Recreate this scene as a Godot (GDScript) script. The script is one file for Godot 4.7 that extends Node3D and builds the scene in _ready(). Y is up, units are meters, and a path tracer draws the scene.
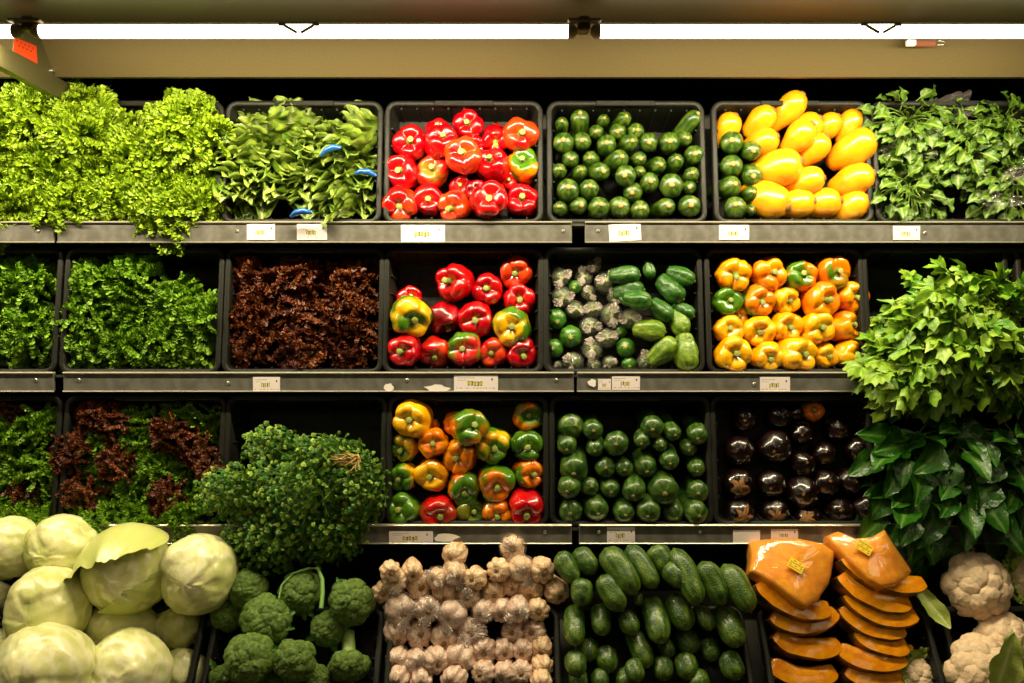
extends Node3D
# A refrigerated produce case in a shop: three shelves of tilted black crates and a bottom deck, lit by tubes under the canopy.

# ---- camera and display frame (metres; the display face leans back by LEAN) ----
const LEAN := 0.1745            # 10 degrees
const DIST := 2.1               # camera to display face
const K := 0.0025               # metres for a pixel on the display face
var O := Vector3(0, 1.3, 0)
var U := Vector3(1, 0, 0)
var V := Vector3(0, cos(LEAN), -sin(LEAN))
var N := Vector3(0, sin(LEAN), cos(LEAN))
var CAM := O + N * DIST

var nz := FastNoiseLite.new()
var rng := RandomNumberGenerator.new()
var used := {}
var M := {}

class MB:
	var v := PackedVector3Array()
	var n := PackedVector3Array()
	var c := PackedColorArray()
	var i := PackedInt32Array()
	func grid(p: PackedVector3Array, col: PackedColorArray, nu: int, nv: int, wrap := false) -> void:
		# p holds nv rows of nu points
		var b := v.size()
		var nn := PackedVector3Array()
		nn.resize(p.size())
		var cols := nu if wrap else nu - 1
		for r in nv - 1:
			for q in cols:
				var a0 := r * nu + q
				var a1 := r * nu + (q + 1) % nu
				var b0 := a0 + nu
				var b1 := a1 + nu
				var f := (p[b1] - p[a0]).cross(p[b0] - p[a1])
				nn[a0] += f; nn[a1] += f; nn[b0] += f; nn[b1] += f
				i.append_array(PackedInt32Array([b + a0, b + b0, b + a1, b + a1, b + b0, b + b1]))
		for q in nn.size():
			nn[q] = nn[q].normalized() if nn[q].length_squared() > 0.0 else Vector3.UP
		v.append_array(p); n.append_array(nn); c.append_array(col)
	func tri_fan(pts: PackedVector3Array, col: Color) -> void:
		var b := v.size()
		var f := (pts[2] - pts[0]).cross(pts[1] - pts[0]).normalized()
		for q in pts:
			v.append(q); n.append(f); c.append(col)
		for q in range(1, pts.size() - 1):
			i.append_array(PackedInt32Array([b, b + q, b + q + 1]))
	func box(o: Vector3, x: Vector3, y: Vector3, z: Vector3, col := Color.WHITE) -> void:
		# o centre; x y z full edge vectors
		x /= 2.0; y /= 2.0; z /= 2.0
		for s in [1.0, -1.0]:
			tri_fan(PackedVector3Array([o + z * s - x * s - y, o + z * s - x * s + y, o + z * s + x * s + y, o + z * s + x * s - y]), col)
			tri_fan(PackedVector3Array([o + x * s + z * s - y, o + x * s + z * s + y, o + x * s - z * s + y, o + x * s - z * s - y]), col)
			tri_fan(PackedVector3Array([o + y * s - x + z * s, o + y * s - x - z * s, o + y * s + x - z * s, o + y * s + x + z * s]), col)
	func bevel_box(o: Vector3, x: Vector3, y: Vector3, z: Vector3, bev: float, col := Color.WHITE) -> void:
		# chamfered box: three shrunken slabs' faces joined by chamfers
		var hx := x.length() / 2.0; var hy := y.length() / 2.0; var hz := z.length() / 2.0
		var X := x.normalized(); var Y := y.normalized(); var Z := z.normalized()
		var bx := minf(bev, hx * 0.9); var by := minf(bev, hy * 0.9); var bz := minf(bev, hz * 0.9)
		var P := func(a: float, bb: float, cc: float) -> Vector3: return o + X * a + Y * bb + Z * cc
		var q := func(pts: Array) -> void:
			var pp := PackedVector3Array(pts)
			var m := Vector3.ZERO
			for t in pp: m += t
			m = m / pp.size() - o
			if (pp[2] - pp[0]).cross(pp[1] - pp[0]).dot(m) < 0.0: pp.reverse()
			tri_fan(pp, col)
		for s in [1.0, -1.0]:
			q.call([P.call(-hx + bx, -hy + by, hz * s), P.call(-hx + bx, hy - by, hz * s), P.call(hx - bx, hy - by, hz * s), P.call(hx - bx, -hy + by, hz * s)])
			q.call([P.call(hx * s, -hy + by, -hz + bz), P.call(hx * s, hy - by, -hz + bz), P.call(hx * s, hy - by, hz - bz), P.call(hx * s, -hy + by, hz - bz)])
			q.call([P.call(-hx + bx, hy * s, -hz + bz), P.call(-hx + bx, hy * s, hz - bz), P.call(hx - bx, hy * s, hz - bz), P.call(hx - bx, hy * s, -hz + bz)])
			for t in [1.0, -1.0]:
				q.call([P.call(-hx + bx, (hy - by) * s, hz * t), P.call(hx - bx, (hy - by) * s, hz * t), P.call(hx - bx, hy * s, (hz - bz) * t), P.call(-hx + bx, hy * s, (hz - bz) * t)])
				q.call([P.call((hx - bx) * s, -hy + by, hz * t), P.call((hx - bx) * s, hy - by, hz * t), P.call(hx * s, hy - by, (hz - bz) * t), P.call(hx * s, -hy + by, (hz - bz) * t)])
				q.call([P.call((hx - bx) * s, hy * t, -hz + bz), P.call((hx - bx) * s, hy * t, hz - bz), P.call(hx * s, (hy - by) * t, hz - bz), P.call(hx * s, (hy - by) * t, -hz + bz)])
				for w in [1.0, -1.0]:
					q.call([P.call((hx - bx) * s, (hy - by) * t, hz * w), P.call(hx * s, (hy - by) * t, (hz - bz) * w), P.call((hx - bx) * s, hy * t, (hz - bz) * w)])
	func tube(path: PackedVector3Array, rad: PackedFloat32Array, seg: int, col: Color, col2 := Color(-1, 0, 0)) -> void:
		var pts := PackedVector3Array(); var cc := PackedColorArray()
		var last := path.size() - 1
		for k in path.size():
			var t := (path[mini(k + 1, last)] - path[maxi(k - 1, 0)]).normalized()
			var a := t.cross(Vector3.UP if absf(t.y) < 0.9 else Vector3.RIGHT).normalized()
			var bb := t.cross(a)
			var cl := col if col2.r < 0.0 else col.lerp(col2, float(k) / last)
			for s in seg:
				var g := TAU * s / seg
				pts.append(path[k] + (a * cos(g) + bb * sin(g)) * rad[k]); cc.append(cl)
		grid(pts, cc, seg, path.size(), true)
		for e in [0, last]:
			var cap := PackedVector3Array()
			for s in seg: cap.append(pts[e * seg + (seg - 1 - s if e else s)])
			if seg >= 3: tri_fan(cap, col if e == 0 or col2.r < 0.0 else col2)
	func mesh(m: Material) -> ArrayMesh:
		var a := []
		a.resize(Mesh.ARRAY_MAX)
		a[Mesh.ARRAY_VERTEX] = v; a[Mesh.ARRAY_NORMAL] = n; a[Mesh.ARRAY_COLOR] = c; a[Mesh.ARRAY_INDEX] = i
		var r := ArrayMesh.new()
		r.add_surface_from_arrays(Mesh.PRIMITIVE_TRIANGLES, a)
		r.surface_set_material(0, m)
		return r

# ---- frames ----
func W(px: float, py: float, n: float) -> Vector3:      # the point seen at a pixel, n metres in front of the display face
	var s := (DIST - n) / DIST
	return O + U * ((px - 512.0) * K * s) + V * ((341.5 - py) * K * s) + N * n
func ray(px: float, py: float) -> Vector3:
	return (U * ((px - 512.0) * K) + V * ((341.5 - py) * K) - N * DIST).normalized()
func D3(d: Vector3) -> Vector3:                          # display axes to world
	return U * d.x + V * d.y + N * d.z
func facing(z: Vector3, roll := 0.0) -> Basis:
	z = z.normalized()
	var up := V if absf(z.dot(V)) < 0.95 else N
	var x := up.cross(z).normalized()
	return Basis(x, z.cross(x), z) * Basis(Vector3(0, 0, 1), roll)

# ---- naming ----
func numbered(called: String) -> String:
	var k: int = used.get(called, 0)
	used[called] = k + 1
	return called if k == 0 else "%s_%03d" % [called, k]
func thing(called: String, label: String, category: String, t: Transform3D, group := "") -> Node3D:
	var o := Node3D.new()
	o.name = numbered(called)
	add_child(o)
	o.transform = t
	o.set_meta("label", label); o.set_meta("category", category)
	if group: o.set_meta("group", group)
	return o
func part(parent: Node, called: String, m: Mesh, t := Transform3D.IDENTITY) -> MeshInstance3D:
	var o := MeshInstance3D.new()
	o.name = called
	o.mesh = m
	o.transform = t
	parent.add_child(o, true)
	return o
func struct(called: String, m: Mesh, label: String, t := Transform3D.IDENTITY) -> MeshInstance3D:
	var o := MeshInstance3D.new()
	o.name = called
	o.mesh = m
	o.transform = t
	add_child(o)
	o.set_meta("kind", "structure"); o.set_meta("label", label); o.set_meta("category", called.get_slice("_", 0))
	return o

# ---- labels: things of one crate are told apart by their row and their place along it ----
var batches := {}
func in_crate(o: Node3D, key: String, desc: String, px: float, py: float, r: float) -> void:
	if not batches.has(key): batches[key] = []
	batches[key].append([o, desc, px, py, r])
func finish_labels() -> void:
	var ord := ["first", "second", "third", "fourth", "fifth", "sixth", "seventh", "eighth", "ninth", "tenth", "eleventh", "twelfth"]
	for key: String in batches:
		var side: String = key.get_slice("|", 0)
		var where: String = key.get_slice("|", 1)
		var list: Array = batches[key]
		list.sort_custom(func(a, b) -> bool: return a[3] > b[3])
		var mean := 0.0
		for a in list: mean += a[4] / list.size()
		var rows := []
		for a in list:
			if rows.is_empty() or a[3] < rows[-1][0][3] - 1.15 * mean: rows.append([a])
			else: rows[-1].append(a)
		for r in rows.size():
			var row: Array = rows[r]
			row.sort_custom(func(a, b) -> bool: return a[2] < b[2])
			for k in row.size():
				var up: String = "lowest row" if r == 0 else ord[r] + " row up"
				(row[k][0] as Node3D).set_meta("label", "%s, %s from the %s, %s, %s" % [row[k][1], ord[k], side, up, where])

# ---- colour and materials ----
func lin(r: float, g: float, b: float) -> Color:        # sRGB 0..255 to a linear vertex colour
	return Color(r / 255.0, g / 255.0, b / 255.0).srgb_to_linear()
func noise_tex(seed_: int, freq: float, a: Color, b: Color, lo := -0.5, hi := 0.5, kind := 0, side := 256) -> ImageTexture:
	var f := FastNoiseLite.new()
	f.seed = seed_; f.frequency = freq
	f.noise_type = FastNoiseLite.TYPE_CELLULAR if kind == 1 else FastNoiseLite.TYPE_SIMPLEX_SMOOTH
	f.fractal_octaves = 4
	var src := f.get_seamless_image(side, side, false, false, 0.15, false)
	var im := Image.create_empty(side, side, false, Image.FORMAT_RGB8)
	for y in side:
		for x in side:
			var t := clampf((src.get_pixel(x, y).r * 2.0 - 1.0 - lo) / (hi - lo), 0.0, 1.0)
			im.set_pixel(x, y, a.lerp(b, t))
	return ImageTexture.create_from_image(im)
func mat(rough: float, opt := {}) -> StandardMaterial3D:
	var m := StandardMaterial3D.new()
	m.roughness = rough
	m.vertex_color_use_as_albedo = true
	m.cull_mode = BaseMaterial3D.CULL_DISABLED
	if opt.has("color"): m.albedo_color = opt.color
	if opt.has("coat"):
		m.clearcoat_enabled = true; m.clearcoat = opt.coat; m.clearcoat_roughness = opt.get("coat_rough", 0.12)
	if opt.has("metal"): m.metallic = opt.metal
	if opt.has("spec"): m.metallic_specular = opt.spec
	if opt.has("tex") or opt.has("bump"):
		m.uv1_triplanar = true
		var s: float = opt.get("scale", 10.0)
		m.uv1_scale = Vector3(s, s, s)
	if opt.has("tex"): m.albedo_texture = opt.tex
	if opt.has("bump"):
		m.heightmap_enabled = true; m.heightmap_texture = opt.bump; m.heightmap_scale = opt.get("height", 0.1)
	if opt.has("back"):
		m.backlight_enabled = true; m.backlight = opt.back
	if opt.has("sss"):
		m.subsurf_scatter_enabled = true; m.subsurf_scatter_strength = opt.sss
	if opt.has("alpha"):
		m.transparency = BaseMaterial3D.TRANSPARENCY_ALPHA
		m.albedo_color.a = opt.alpha
	return m

func make_materials() -> void:
	var grain := noise_tex(3, 0.03, Color.BLACK, Color.WHITE)
	var fine := noise_tex(4, 0.12, Color.BLACK, Color.WHITE)
	var w := Color.WHITE
	M.plastic = mat(0.45, {"spec": 0.35, "color": Color(0.135, 0.135, 0.115), "tex": noise_tex(5, 0.02, Color(0.75, 0.75, 0.75), w), "bump": fine, "scale": 14.0, "height": 0.02})
	M.rail = mat(0.38, {"color": Color(0.47, 0.46, 0.44), "metal": 0.25, "tex": noise_tex(7, 0.015, Color(0.78, 0.77, 0.74), w), "scale": 6.0})
	M.rail_edge = mat(0.3, {"color": Color(0.7, 0.68, 0.62), "metal": 0.5})
	M.steel = mat(0.3, {"color": Color(0.75, 0.74, 0.7), "metal": 0.9})
	M.black_panel = mat(0.6, {"color": Color(0.16, 0.155, 0.12), "tex": noise_tex(8, 0.02, Color(0.8, 0.8, 0.8), w), "scale": 4.0})
	M.bronze = mat(0.5, {"color": Color(0.36, 0.31, 0.19), "tex": noise_tex(9, 0.08, Color(0.9, 0.9, 0.88), w), "scale": 9.0})
	M.canopy = mat(0.5, {"color": Color(0.21, 0.185, 0.12), "tex": noise_tex(10, 0.08, Color(0.9, 0.9, 0.88), w), "scale": 9.0})
	M.arm = mat(0.35, {"color": Color(0.33, 0.31, 0.2), "metal": 0.3})
	M.card = mat(0.5, {"color": Color(0.9, 0.87, 0.85)})
	M.tube = mat(0.3, {"color": Color(1, 1, 1)})
	M.tube.emission_enabled = true
	M.tube.emission = Color(1.0, 0.95, 0.84)
	M.tube.emission_energy_multiplier = 6.0
	M.shop_glow = mat(0.5, {"color": Color(0.9, 0.88, 0.8)})
	M.shop_glow.emission_enabled = true
	M.shop_glow.emission = Color(1.0, 0.94, 0.8)
	M.shop_glow.emission_energy_multiplier = 1.5
	M.pepper = mat(0.24, {"coat": 0.7, "coat_rough": 0.1, "sss": 0.08, "bump": grain, "scale": 6.0, "height": 0.05})
	M.stem = mat(0.5, {"bump": fine, "scale": 12.0, "height": 0.04})
	M.zucchini = mat(0.34, {"coat": 0.35, "coat_rough": 0.2, "tex": noise_tex(11, 0.16, Color(0.72, 0.74, 0.6), w, -0.1, 0.4), "bump": fine, "scale": 9.0, "height": 0.04})
	M.cucumber = mat(0.4, {"coat": 0.3, "coat_rough": 0.25, "tex": noise_tex(12, 0.1, Color(0.7, 0.75, 0.6), w, -0.2, 0.4), "bump": noise_tex(13, 0.09, Color.BLACK, w, 0.1, 0.5), "scale": 9.0, "height": 0.12})
	M.squash = mat(0.3, {"coat": 0.5, "coat_rough": 0.15, "sss": 0.08, "bump": grain, "scale": 6.0, "height": 0.05})
	M.chayote = mat(0.42, {"coat": 0.2, "bump": grain, "scale": 9.0, "height": 0.12})
	M.eggplant = mat(0.3, {"coat": 1.0, "coat_rough": 0.07, "bump": grain, "scale": 4.0, "height": 0.03})
	M.scar = mat(0.7, {"bump": fine, "scale": 20.0, "height": 0.06})
	M.leaf = mat(0.42, {"back": Color(0.35, 0.4, 0.15), "bump": grain, "scale": 12.0, "height": 0.08})
	M.leaf_gloss = mat(0.3, {"back": Color(0.22, 0.26, 0.1), "bump": grain, "scale": 12.0, "height": 0.08})
	M.red_leaf = mat(0.4, {"back": Color(0.2, 0.12, 0.1), "bump": grain, "scale": 12.0, "height": 0.08})
	M.cabbage = mat(0.36, {"sss": 0.15, "coat": 0.5, "coat_rough": 0.22, "bump": grain, "scale": 7.0, "height": 0.05})
	M.broccoli = mat(0.6, {"bump": fine, "scale": 22.0, "height": 0.1})
	M.cauli = mat(0.6, {"sss": 0.15, "bump": fine, "scale": 16.0, "height": 0.08})
	M.garlic = mat(0.4, {"coat": 0.3, "coat_rough": 0.25, "tex": noise_tex(14, 0.05, Color(0.83, 0.74, 0.66), w, -0.3, 0.3), "bump": grain, "scale": 16.0, "height": 0.1})
	M.pumpkin = mat(0.45, {"coat": 0.45, "coat_rough": 0.08, "spec": 0.3, "sss": 0.1, "tex": noise_tex(15, 0.03, Color(0.9, 0.85, 0.8), w), "bump": grain, "scale": 6.0, "height": 0.05})
	M.film = mat(0.14, {"color": Color(0.95, 0.9, 0.88), "alpha": 0.06, "spec": 1.0, "bump": noise_tex(16, 0.05, Color.BLACK, w), "scale": 7.0, "height": 0.5})
	M.cling = mat(0.05, {"color": Color(1, 0.97, 0.9), "alpha": 0.03, "spec": 1.0})
	M.glint_film = mat(0.2, {"color": Color(0.9, 0.84, 0.8), "alpha": 0.45, "spec": 0.9})  # pale film for the gathered ends; its whiteness paints in the glints
	M.paint = mat(0.5)
	M.gloss_paint = mat(0.25, {"coat": 0.5})

# ---- the scene ----
func _ready() -> void:
	nz.seed = 11; nz.frequency = 1.0; nz.fractal_octaves = 2; nz.noise_type = FastNoiseLite.TYPE_SIMPLEX_SMOOTH
	rng.seed = 20240
	# camera, air, lamps, exposure
	var cam := Camera3D.new()
	cam.name = "camera"
	cam.fov = rad_to_deg(2.0 * atan(341.5 * K / DIST))
	add_child(cam)
	cam.transform = Transform3D(Basis(U, V, N), CAM)
	cam.current = true
	var env := Environment.new()
	env.background_mode = Environment.BG_COLOR
	env.background_color = Color(0.02, 0.018, 0.012)
	env.tonemap_mode = Environment.TONE_MAPPER_LINEAR
	env.tonemap_exposure = 1.0
	env.sdfgi_enabled = true; env.ssao_enabled = true; env.ssil_enabled = true
	var we := WorldEnvironment.new()
	we.name = "air"
	we.environment = env
	add_child(we)
	# the tubes under the canopy: [pixel of one end, of the other]
	for e in TUBES:
		var l := AreaLight3D.new()
		l.name = "tube_lamp_glow"
		var mid := (W(e[0], 31.5, TUBE_N) + W(e[1], 31.5, TUBE_N)) / 2.0
		var aim := (-V * 0.85 - N * 0.52).normalized()
		l.area_size = Vector2(W(e[0], 31.5, TUBE_N).distance_to(W(e[1], 31.5, TUBE_N)) - 0.02, 0.026)
		add_child(l, true)
		l.transform = Transform3D(Basis(U, -aim.cross(U), -aim), mid + aim * 0.019)
		l.light_color = Color(1.0, 0.935, 0.76)
		l.light_energy = TUBE_ENERGY
		l.area_range = 12.0
		l.shadow_enabled = true
	for x in [-2.0, 0.0, 2.0]:
		for z in [1.5, 3.1]:
			var l := AreaLight3D.new()
			l.name = "ceiling_lamp_glow"
			l.area_size = Vector2(0.56, 0.56)
			add_child(l, true)
			l.transform = Transform3D(Basis(Vector3(1, 0, 0), Vector3(0, 0, -1), Vector3(0, 1, 0)), Vector3(x, 2.94, z))
			l.light_color = Color(1.0, 0.93, 0.74)
			l.light_energy = SHOP_ENERGY
			l.area_range = 12.0
			l.shadow_enabled = true
	make_materials()
	make_room()
	make_case()
	make_hues()
	fill_top_shelf()
	fill_second_shelf()
	fill_third_shelf()
	fill_deck()
	finish_labels()

const TUBES := [[-490.0, 14.0], [41.0, 568.0], [600.0, 1127.0]]
const TUBE_N := 0.33
const TUBE_ENERGY := 1.75
const SHOP_ENERGY := 0.2

func box_mesh(o: Vector3, size: Vector3, m: Material) -> ArrayMesh:
	var mb := MB.new()
	mb.box(o, Vector3(size.x, 0, 0), Vector3(0, size.y, 0), Vector3(0, 0, size.z))
	return mb.mesh(m)
func make_room() -> void:
	var floor_m := mat(0.35, {"color": Color(0.5, 0.47, 0.41), "tex": noise_tex(30, 0.02, Color(0.85, 0.84, 0.82), Color.WHITE), "scale": 1.5})
	var wall_m := mat(0.7, {"color": Color(0.5, 0.47, 0.4), "tex": noise_tex(31, 0.02, Color(0.92, 0.92, 0.9), Color.WHITE), "scale": 1.0})
	struct("floor", box_mesh(Vector3(0, -0.05, 2.0), Vector3(8.2, 0.1, 6.2), floor_m), "beige shop floor in front of the case")
	struct("ceiling", box_mesh(Vector3(0, 3.05, 2.0), Vector3(8.2, 0.1, 6.2), wall_m), "pale shop ceiling above the case")
	struct("wall_back", box_mesh(Vector3(0, 1.5, -1.05), Vector3(8.2, 3.0, 0.1), wall_m), "shop wall behind the produce case")
	struct("wall_front", box_mesh(Vector3(0, 1.5, 5.05), Vector3(8.2, 3.0, 0.1), wall_m), "shop wall across the aisle")
	struct("wall_left", box_mesh(Vector3(-4.05, 1.5, 2.0), Vector3(0.1, 3.0, 6.0), wall_m), "shop side wall past the case")
	struct("wall_right", box_mesh(Vector3(4.05, 1.5, 2.0), Vector3(0.1, 3.0, 6.0), wall_m), "shop side wall at the aisle end")
	for x in [-2.0, 0.0, 2.0]:
		for z in [1.5, 3.1]:
			var o := thing("ceiling_lamp", "square shop ceiling lamp %s, %s" % ["close to the case" if z < 2.0 else "across the aisle", "past the lettuce end" if x < 0.0 else "past the cauliflower end" if x > 0.0 else "over the middle"], "lamp", Transform3D(Basis.IDENTITY, Vector3(x, 2.975, z)), "shop ceiling lamps")
			part(o, "frame", box_mesh(Vector3(0, 0.0125, 0), Vector3(0.62, 0.025, 0.62), M.card))
			part(o, "diffuser_lamp", box_mesh(Vector3(0, -0.01, 0), Vector3(0.56, 0.02, 0.56), M.shop_glow))

func slab(p0: Vector3, p1: Vector3, p2: Vector3, p3: Vector3, thick: Vector3, m: Material) -> ArrayMesh:
	# a plate with the given face corners, thickened by a vector
	var mb := MB.new()
	var a := [p0, p1, p2, p3]
	var ctr := (p0 + p1 + p2 + p3) / 4.0 + thick / 2.0
	var faces := [a, [p0 + thick, p1 + thick, p2 + thick, p3 + thick]]
	for k in 4: faces.append([a[k], a[(k + 1) % 4], a[(k + 1) % 4] + thick, a[k] + thick])
	for f in faces:
		var pp := PackedVector3Array(f)
		var m2: Vector3 = (pp[0] + pp[1] + pp[2] + pp[3]) / 4.0 - ctr
		if (pp[2] - pp[0]).cross(pp[1] - pp[0]).dot(m2) < 0.0: pp.reverse()
		mb.tri_fan(pp, Color.WHITE)
	return mb.mesh(m)
func Dp(u: float, v: float, n: float) -> Vector3: return O + U * u + V * v + N * n
func vn(py: float, n: float) -> float: return (341.5 - py) * K * (DIST - n) / DIST

const TILT := 0.12
const ROWS := [[222.0, 0.0, 243.0], [372.5, 0.02, 392.0], [525.0, 0.05, 544.0]]

func make_case() -> void:
	var wide := 2.4
	# carcass
	var o := thing("produce_case", "dark steel open front refrigerated produce case", "display case", Transform3D.IDENTITY)
	part(o, "back_panel", slab(Dp(-wide, 0.9, -0.36), Dp(wide, 0.9, -0.36), Dp(wide, -0.95, -0.36), Dp(-wide, -0.95, -0.36), -N * 0.03, M.black_panel))
	part(o, "plinth", box_mesh(Vector3(0, 0.14, 0.1), Vector3(wide * 2, 0.28, 0.8), M.black_panel))
	var tv := vn(22.0, 0.14); var bv := vn(77.0, 0.05)
	part(o, "light_reflector", slab(Dp(-wide, tv, 0.14), Dp(wide, tv, 0.14), Dp(wide, bv, 0.05), Dp(-wide, bv, 0.05), -N * 0.012, M.bronze))
	# canopy: its underside runs level from the tubes towards the aisle
	var p := Dp(0, tv, 0.14)
	part(o, "canopy", slab(Vector3(-wide, p.y, p.z - 0.55), Vector3(wide, p.y, p.z - 0.55), Vector3(wide, p.y, p.z + 0.56), Vector3(-wide, p.y, p.z + 0.56), Vector3(0, 0.12, 0), M.canopy))
	part(o, "canopy_lip", slab(Vector3(-wide, p.y - 0.03, p.z + 0.561), Vector3(wide, p.y - 0.03, p.z + 0.561), Vector3(wide, p.y + 0.12, p.z + 0.561), Vector3(-wide, p.y + 0.12, p.z + 0.561), Vector3(0, 0, 0.02), M.canopy))
	# tubes with their end sockets
	for k in TUBES.size():
		var e: Array = TUBES[k]
		var a := W(e[0], 31.5, TUBE_N); var b := W(e[1], 31.5, TUBE_N)
		var t := thing("fluorescent_tube", ["glowing white tube beyond the gusset plate", "glowing white tube between the gusset plate and the lamp socket gap", "glowing white tube above the zucchini and yellow squash"][k], "lamp", Transform3D(Basis.IDENTITY, (a + b) / 2))
		var mb := MB.new()
		var h := (b - a) / 2
		mb.tube(PackedVector3Array([-h, h]), PackedFloat32Array([0.0142, 0.0142]), 16, Color.WHITE)
		part(t, "glass_tube", mb.mesh(M.tube))
		for s in [-1.0, 1.0]:
			var cap := MB.new()
			cap.tube(PackedVector3Array([h * s, h * s + U * s * 0.012, h * s + U * s * 0.02]), PackedFloat32Array([0.0146, 0.0146, 0.006]), 14, lin(150, 140, 110))
			part(t, "end_cap", cap.mesh(M.paint))
	for q in [[584.0, "lamp socket block between the two glowing tubes"], [27.5, "lamp socket block behind the gusset plate"]]:
		var at := W(q[0], 29.0, TUBE_N)
		var s := thing("lamp_socket", q[1], "lamp socket", Transform3D(Basis(U, V, N), at))
		var mb := MB.new()
		mb.bevel_box(Vector3(0, 0.012, -0.012), Vector3(0.026, 0, 0), Vector3(0, 0.03, 0), Vector3(0, 0, 0.036), 0.004)
		part(s, "block", mb.mesh(M.bronze))
		var pl := MB.new()
		pl.bevel_box(Vector3(0, 0.014, 0.008), Vector3(0.07, 0, 0), Vector3(0, 0.006, 0), Vector3(0, 0, 0.02), 0.002)
		part(s, "cover_plate", pl.mesh(M.bronze))
	for q in [[299.0, "steel tube clip over the tube above the romaine"], [881.0, "steel tube clip over the tube above the yellow squash"]]:
		var c := thing("tube_clip", q[1], "clip", Transform3D(Basis(U, V, N), W(q[0], 26.0, TUBE_N + 0.02)))
		var mb := MB.new()
		for s in [-1.0, 1.0]:
			mb.bevel_box(Vector3(s * 0.036, 0.004, 0), Vector3(0.014, 0, 0), Vector3(0, 0.008, 0), Vector3(0, 0, 0.004), 0.001)
			mb.tube(PackedVector3Array([Vector3(s * 0.03, 0.001, 0), Vector3(s * 0.004, -0.014, 0)]), PackedFloat32Array([0.0034, 0.003]), 6, Color.WHITE)
		mb.bevel_box(Vector3(0, 0.006, 0), Vector3(0.08, 0, 0), Vector3(0, 0.004, 0), Vector3(0, 0, 0.004), 0.001)
		part(c, "spring_wire", mb.mesh(M.rail_edge))
	var sw := thing("inspection_tag", "small brown tag hanging under the tube beside the clip", "tag", Transform3D(Basis(U, V, N), W(925, 43.5, 0.14)))
	var s1 := MB.new(); s1.bevel_box(Vector3.ZERO, Vector3(0.05, 0, 0), Vector3(0, 0.016, 0), Vector3(0, 0, 0.012), 0.003); part(sw, "body", s1.mesh(mat(0.4, {"color": Color(0.42, 0.25, 0.17)})))
	var s2 := MB.new(); s2.bevel_box(Vector3(-0.033, 0.001, 0), Vector3(0.022, 0, 0), Vector3(0, 0.014, 0), Vector3(0, 0, 0.012), 0.002); part(sw, "white_end", s2.mesh(M.card))
	var s3 := MB.new(); s3.tube(PackedVector3Array([Vector3(0.026, 0.004, 0.004), Vector3(0.04, 0.004, 0.004), Vector3(0.045, 0, 0.004), Vector3(0.04, -0.004, 0.004), Vector3(0.026, -0.004, 0.004)]), PackedFloat32Array([0.0015, 0.0015, 0.0015, 0.0015, 0.0015]), 6, Color.WHITE); part(sw, "wire_loop", s3.mesh(M.steel))
	# gusset plate and arm where two canopy sections meet
	var g := thing("canopy_gusset", "olive steel gusset plate with an orange sticker under the canopy", "bracket", Transform3D.IDENTITY)
	var u0 := -1.115
	part(g, "plate", slab(Dp(u0, 0.7035, 0.215), Dp(u0, 0.742, 0.1235), Dp(u0, 0.6455, 0.05), Dp(u0, 0.64, 0.215), -U * 0.006, M.arm))
	part(g, "arm", slab(Dp(u0 + 0.004, 0.646, 0.62), Dp(u0 + 0.004, 0.646, -0.02), Dp(u0 + 0.004, 0.598, -0.06), Dp(u0 + 0.004, 0.598, 0.62), -U * 0.02, M.arm))
	part(g, "edge_strip", slab(Dp(u0 + 0.004, 0.609, -0.061), Dp(u0 + 0.004, 0.609, -0.29), Dp(u0 + 0.004, 0.599, -0.29), Dp(u0 + 0.004, 0.599, -0.061), -U * 0.01, M.rail_edge))
	var stk := part(g, "orange_sticker", slab(Dp(u0 + 0.001, 0.6818, 0.219), Dp(u0 + 0.001, 0.692, 0.132), Dp(u0 + 0.001, 0.652, 0.128), Dp(u0 + 0.001, 0.649, 0.223), -U * 0.0006, mat(0.4, {"color": Color(0.86, 0.27, 0.1)})))
	stk.set_meta("label", "orange warning sticker")
	var ink := MB.new()
	for k in 9: ink.box(Dp(u0 + 0.0013, 0.676 - 0.009 * (k % 2) + 0.0008 * k, 0.21 - 0.008 * k), N * 0.004, V * 0.003, U * 0.0004, lin(90, 20, 10))
	part(stk, "print", ink.mesh(M.paint))
	part(g, "red_sticker", slab(W(16, 25.5, 0.22), W(37, 25.5, 0.22), W(37, 28, 0.22), W(16, 28, 0.22), N * 0.001, mat(0.4, {"color": Color(0.72, 0.2, 0.08)})))
	var bolt := MB.new(); bolt.tube(PackedVector3Array([Dp(u0 - 0.004, 0.656, 0.066), Dp(u0 + 0.006, 0.656, 0.066)]), PackedFloat32Array([0.006, 0.005]), 10, Color.WHITE); part(g, "bolt", bolt.mesh(M.steel))
	# shelves
	var names := ["top", "second", "third"]
	var rails := [[[-420.0, 54.0], [57.0, 572.0], [585.0, 1130.0]], [[-420.0, 54.0], [63.0, 574.0], [577.0, 1130.0]], [[-420.0, 50.0], [60.0, 572.0], [579.0, 1130.0]]]
	var screws := [[[38, 231], [237, 231], [563, 231], [598, 231], [925, 233]], [[36, 380], [79, 380], [228, 383], [407, 380], [556, 380], [754, 384]], [[545, 532], [599, 532], [700, 532]]]
	for r in 3:
		var n0: float = ROWS[r][1]
		var vv := V * cos(TILT) - N * sin(TILT)
		var nn := V * sin(TILT) + N * cos(TILT)
		var lip := W(512, ROWS[r][0] + 2.0, n0)
		var sh := thing("display_shelf", "grey steel %s shelf of the produce case with a price rail" % names[r], "shelf", Transform3D(Basis(U, vv, nn), lip), "tilted shelves of the case")
		part(sh, "deck", box_mesh(Vector3(0, -0.0045, -0.11), Vector3(wide * 2, 0.006, 0.24), M.black_panel))
		part(sh, "back_rest", box_mesh(Vector3(0, CH * 0.5, -0.2), Vector3(wide * 2, CH, 0.008), M.black_panel))
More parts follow.
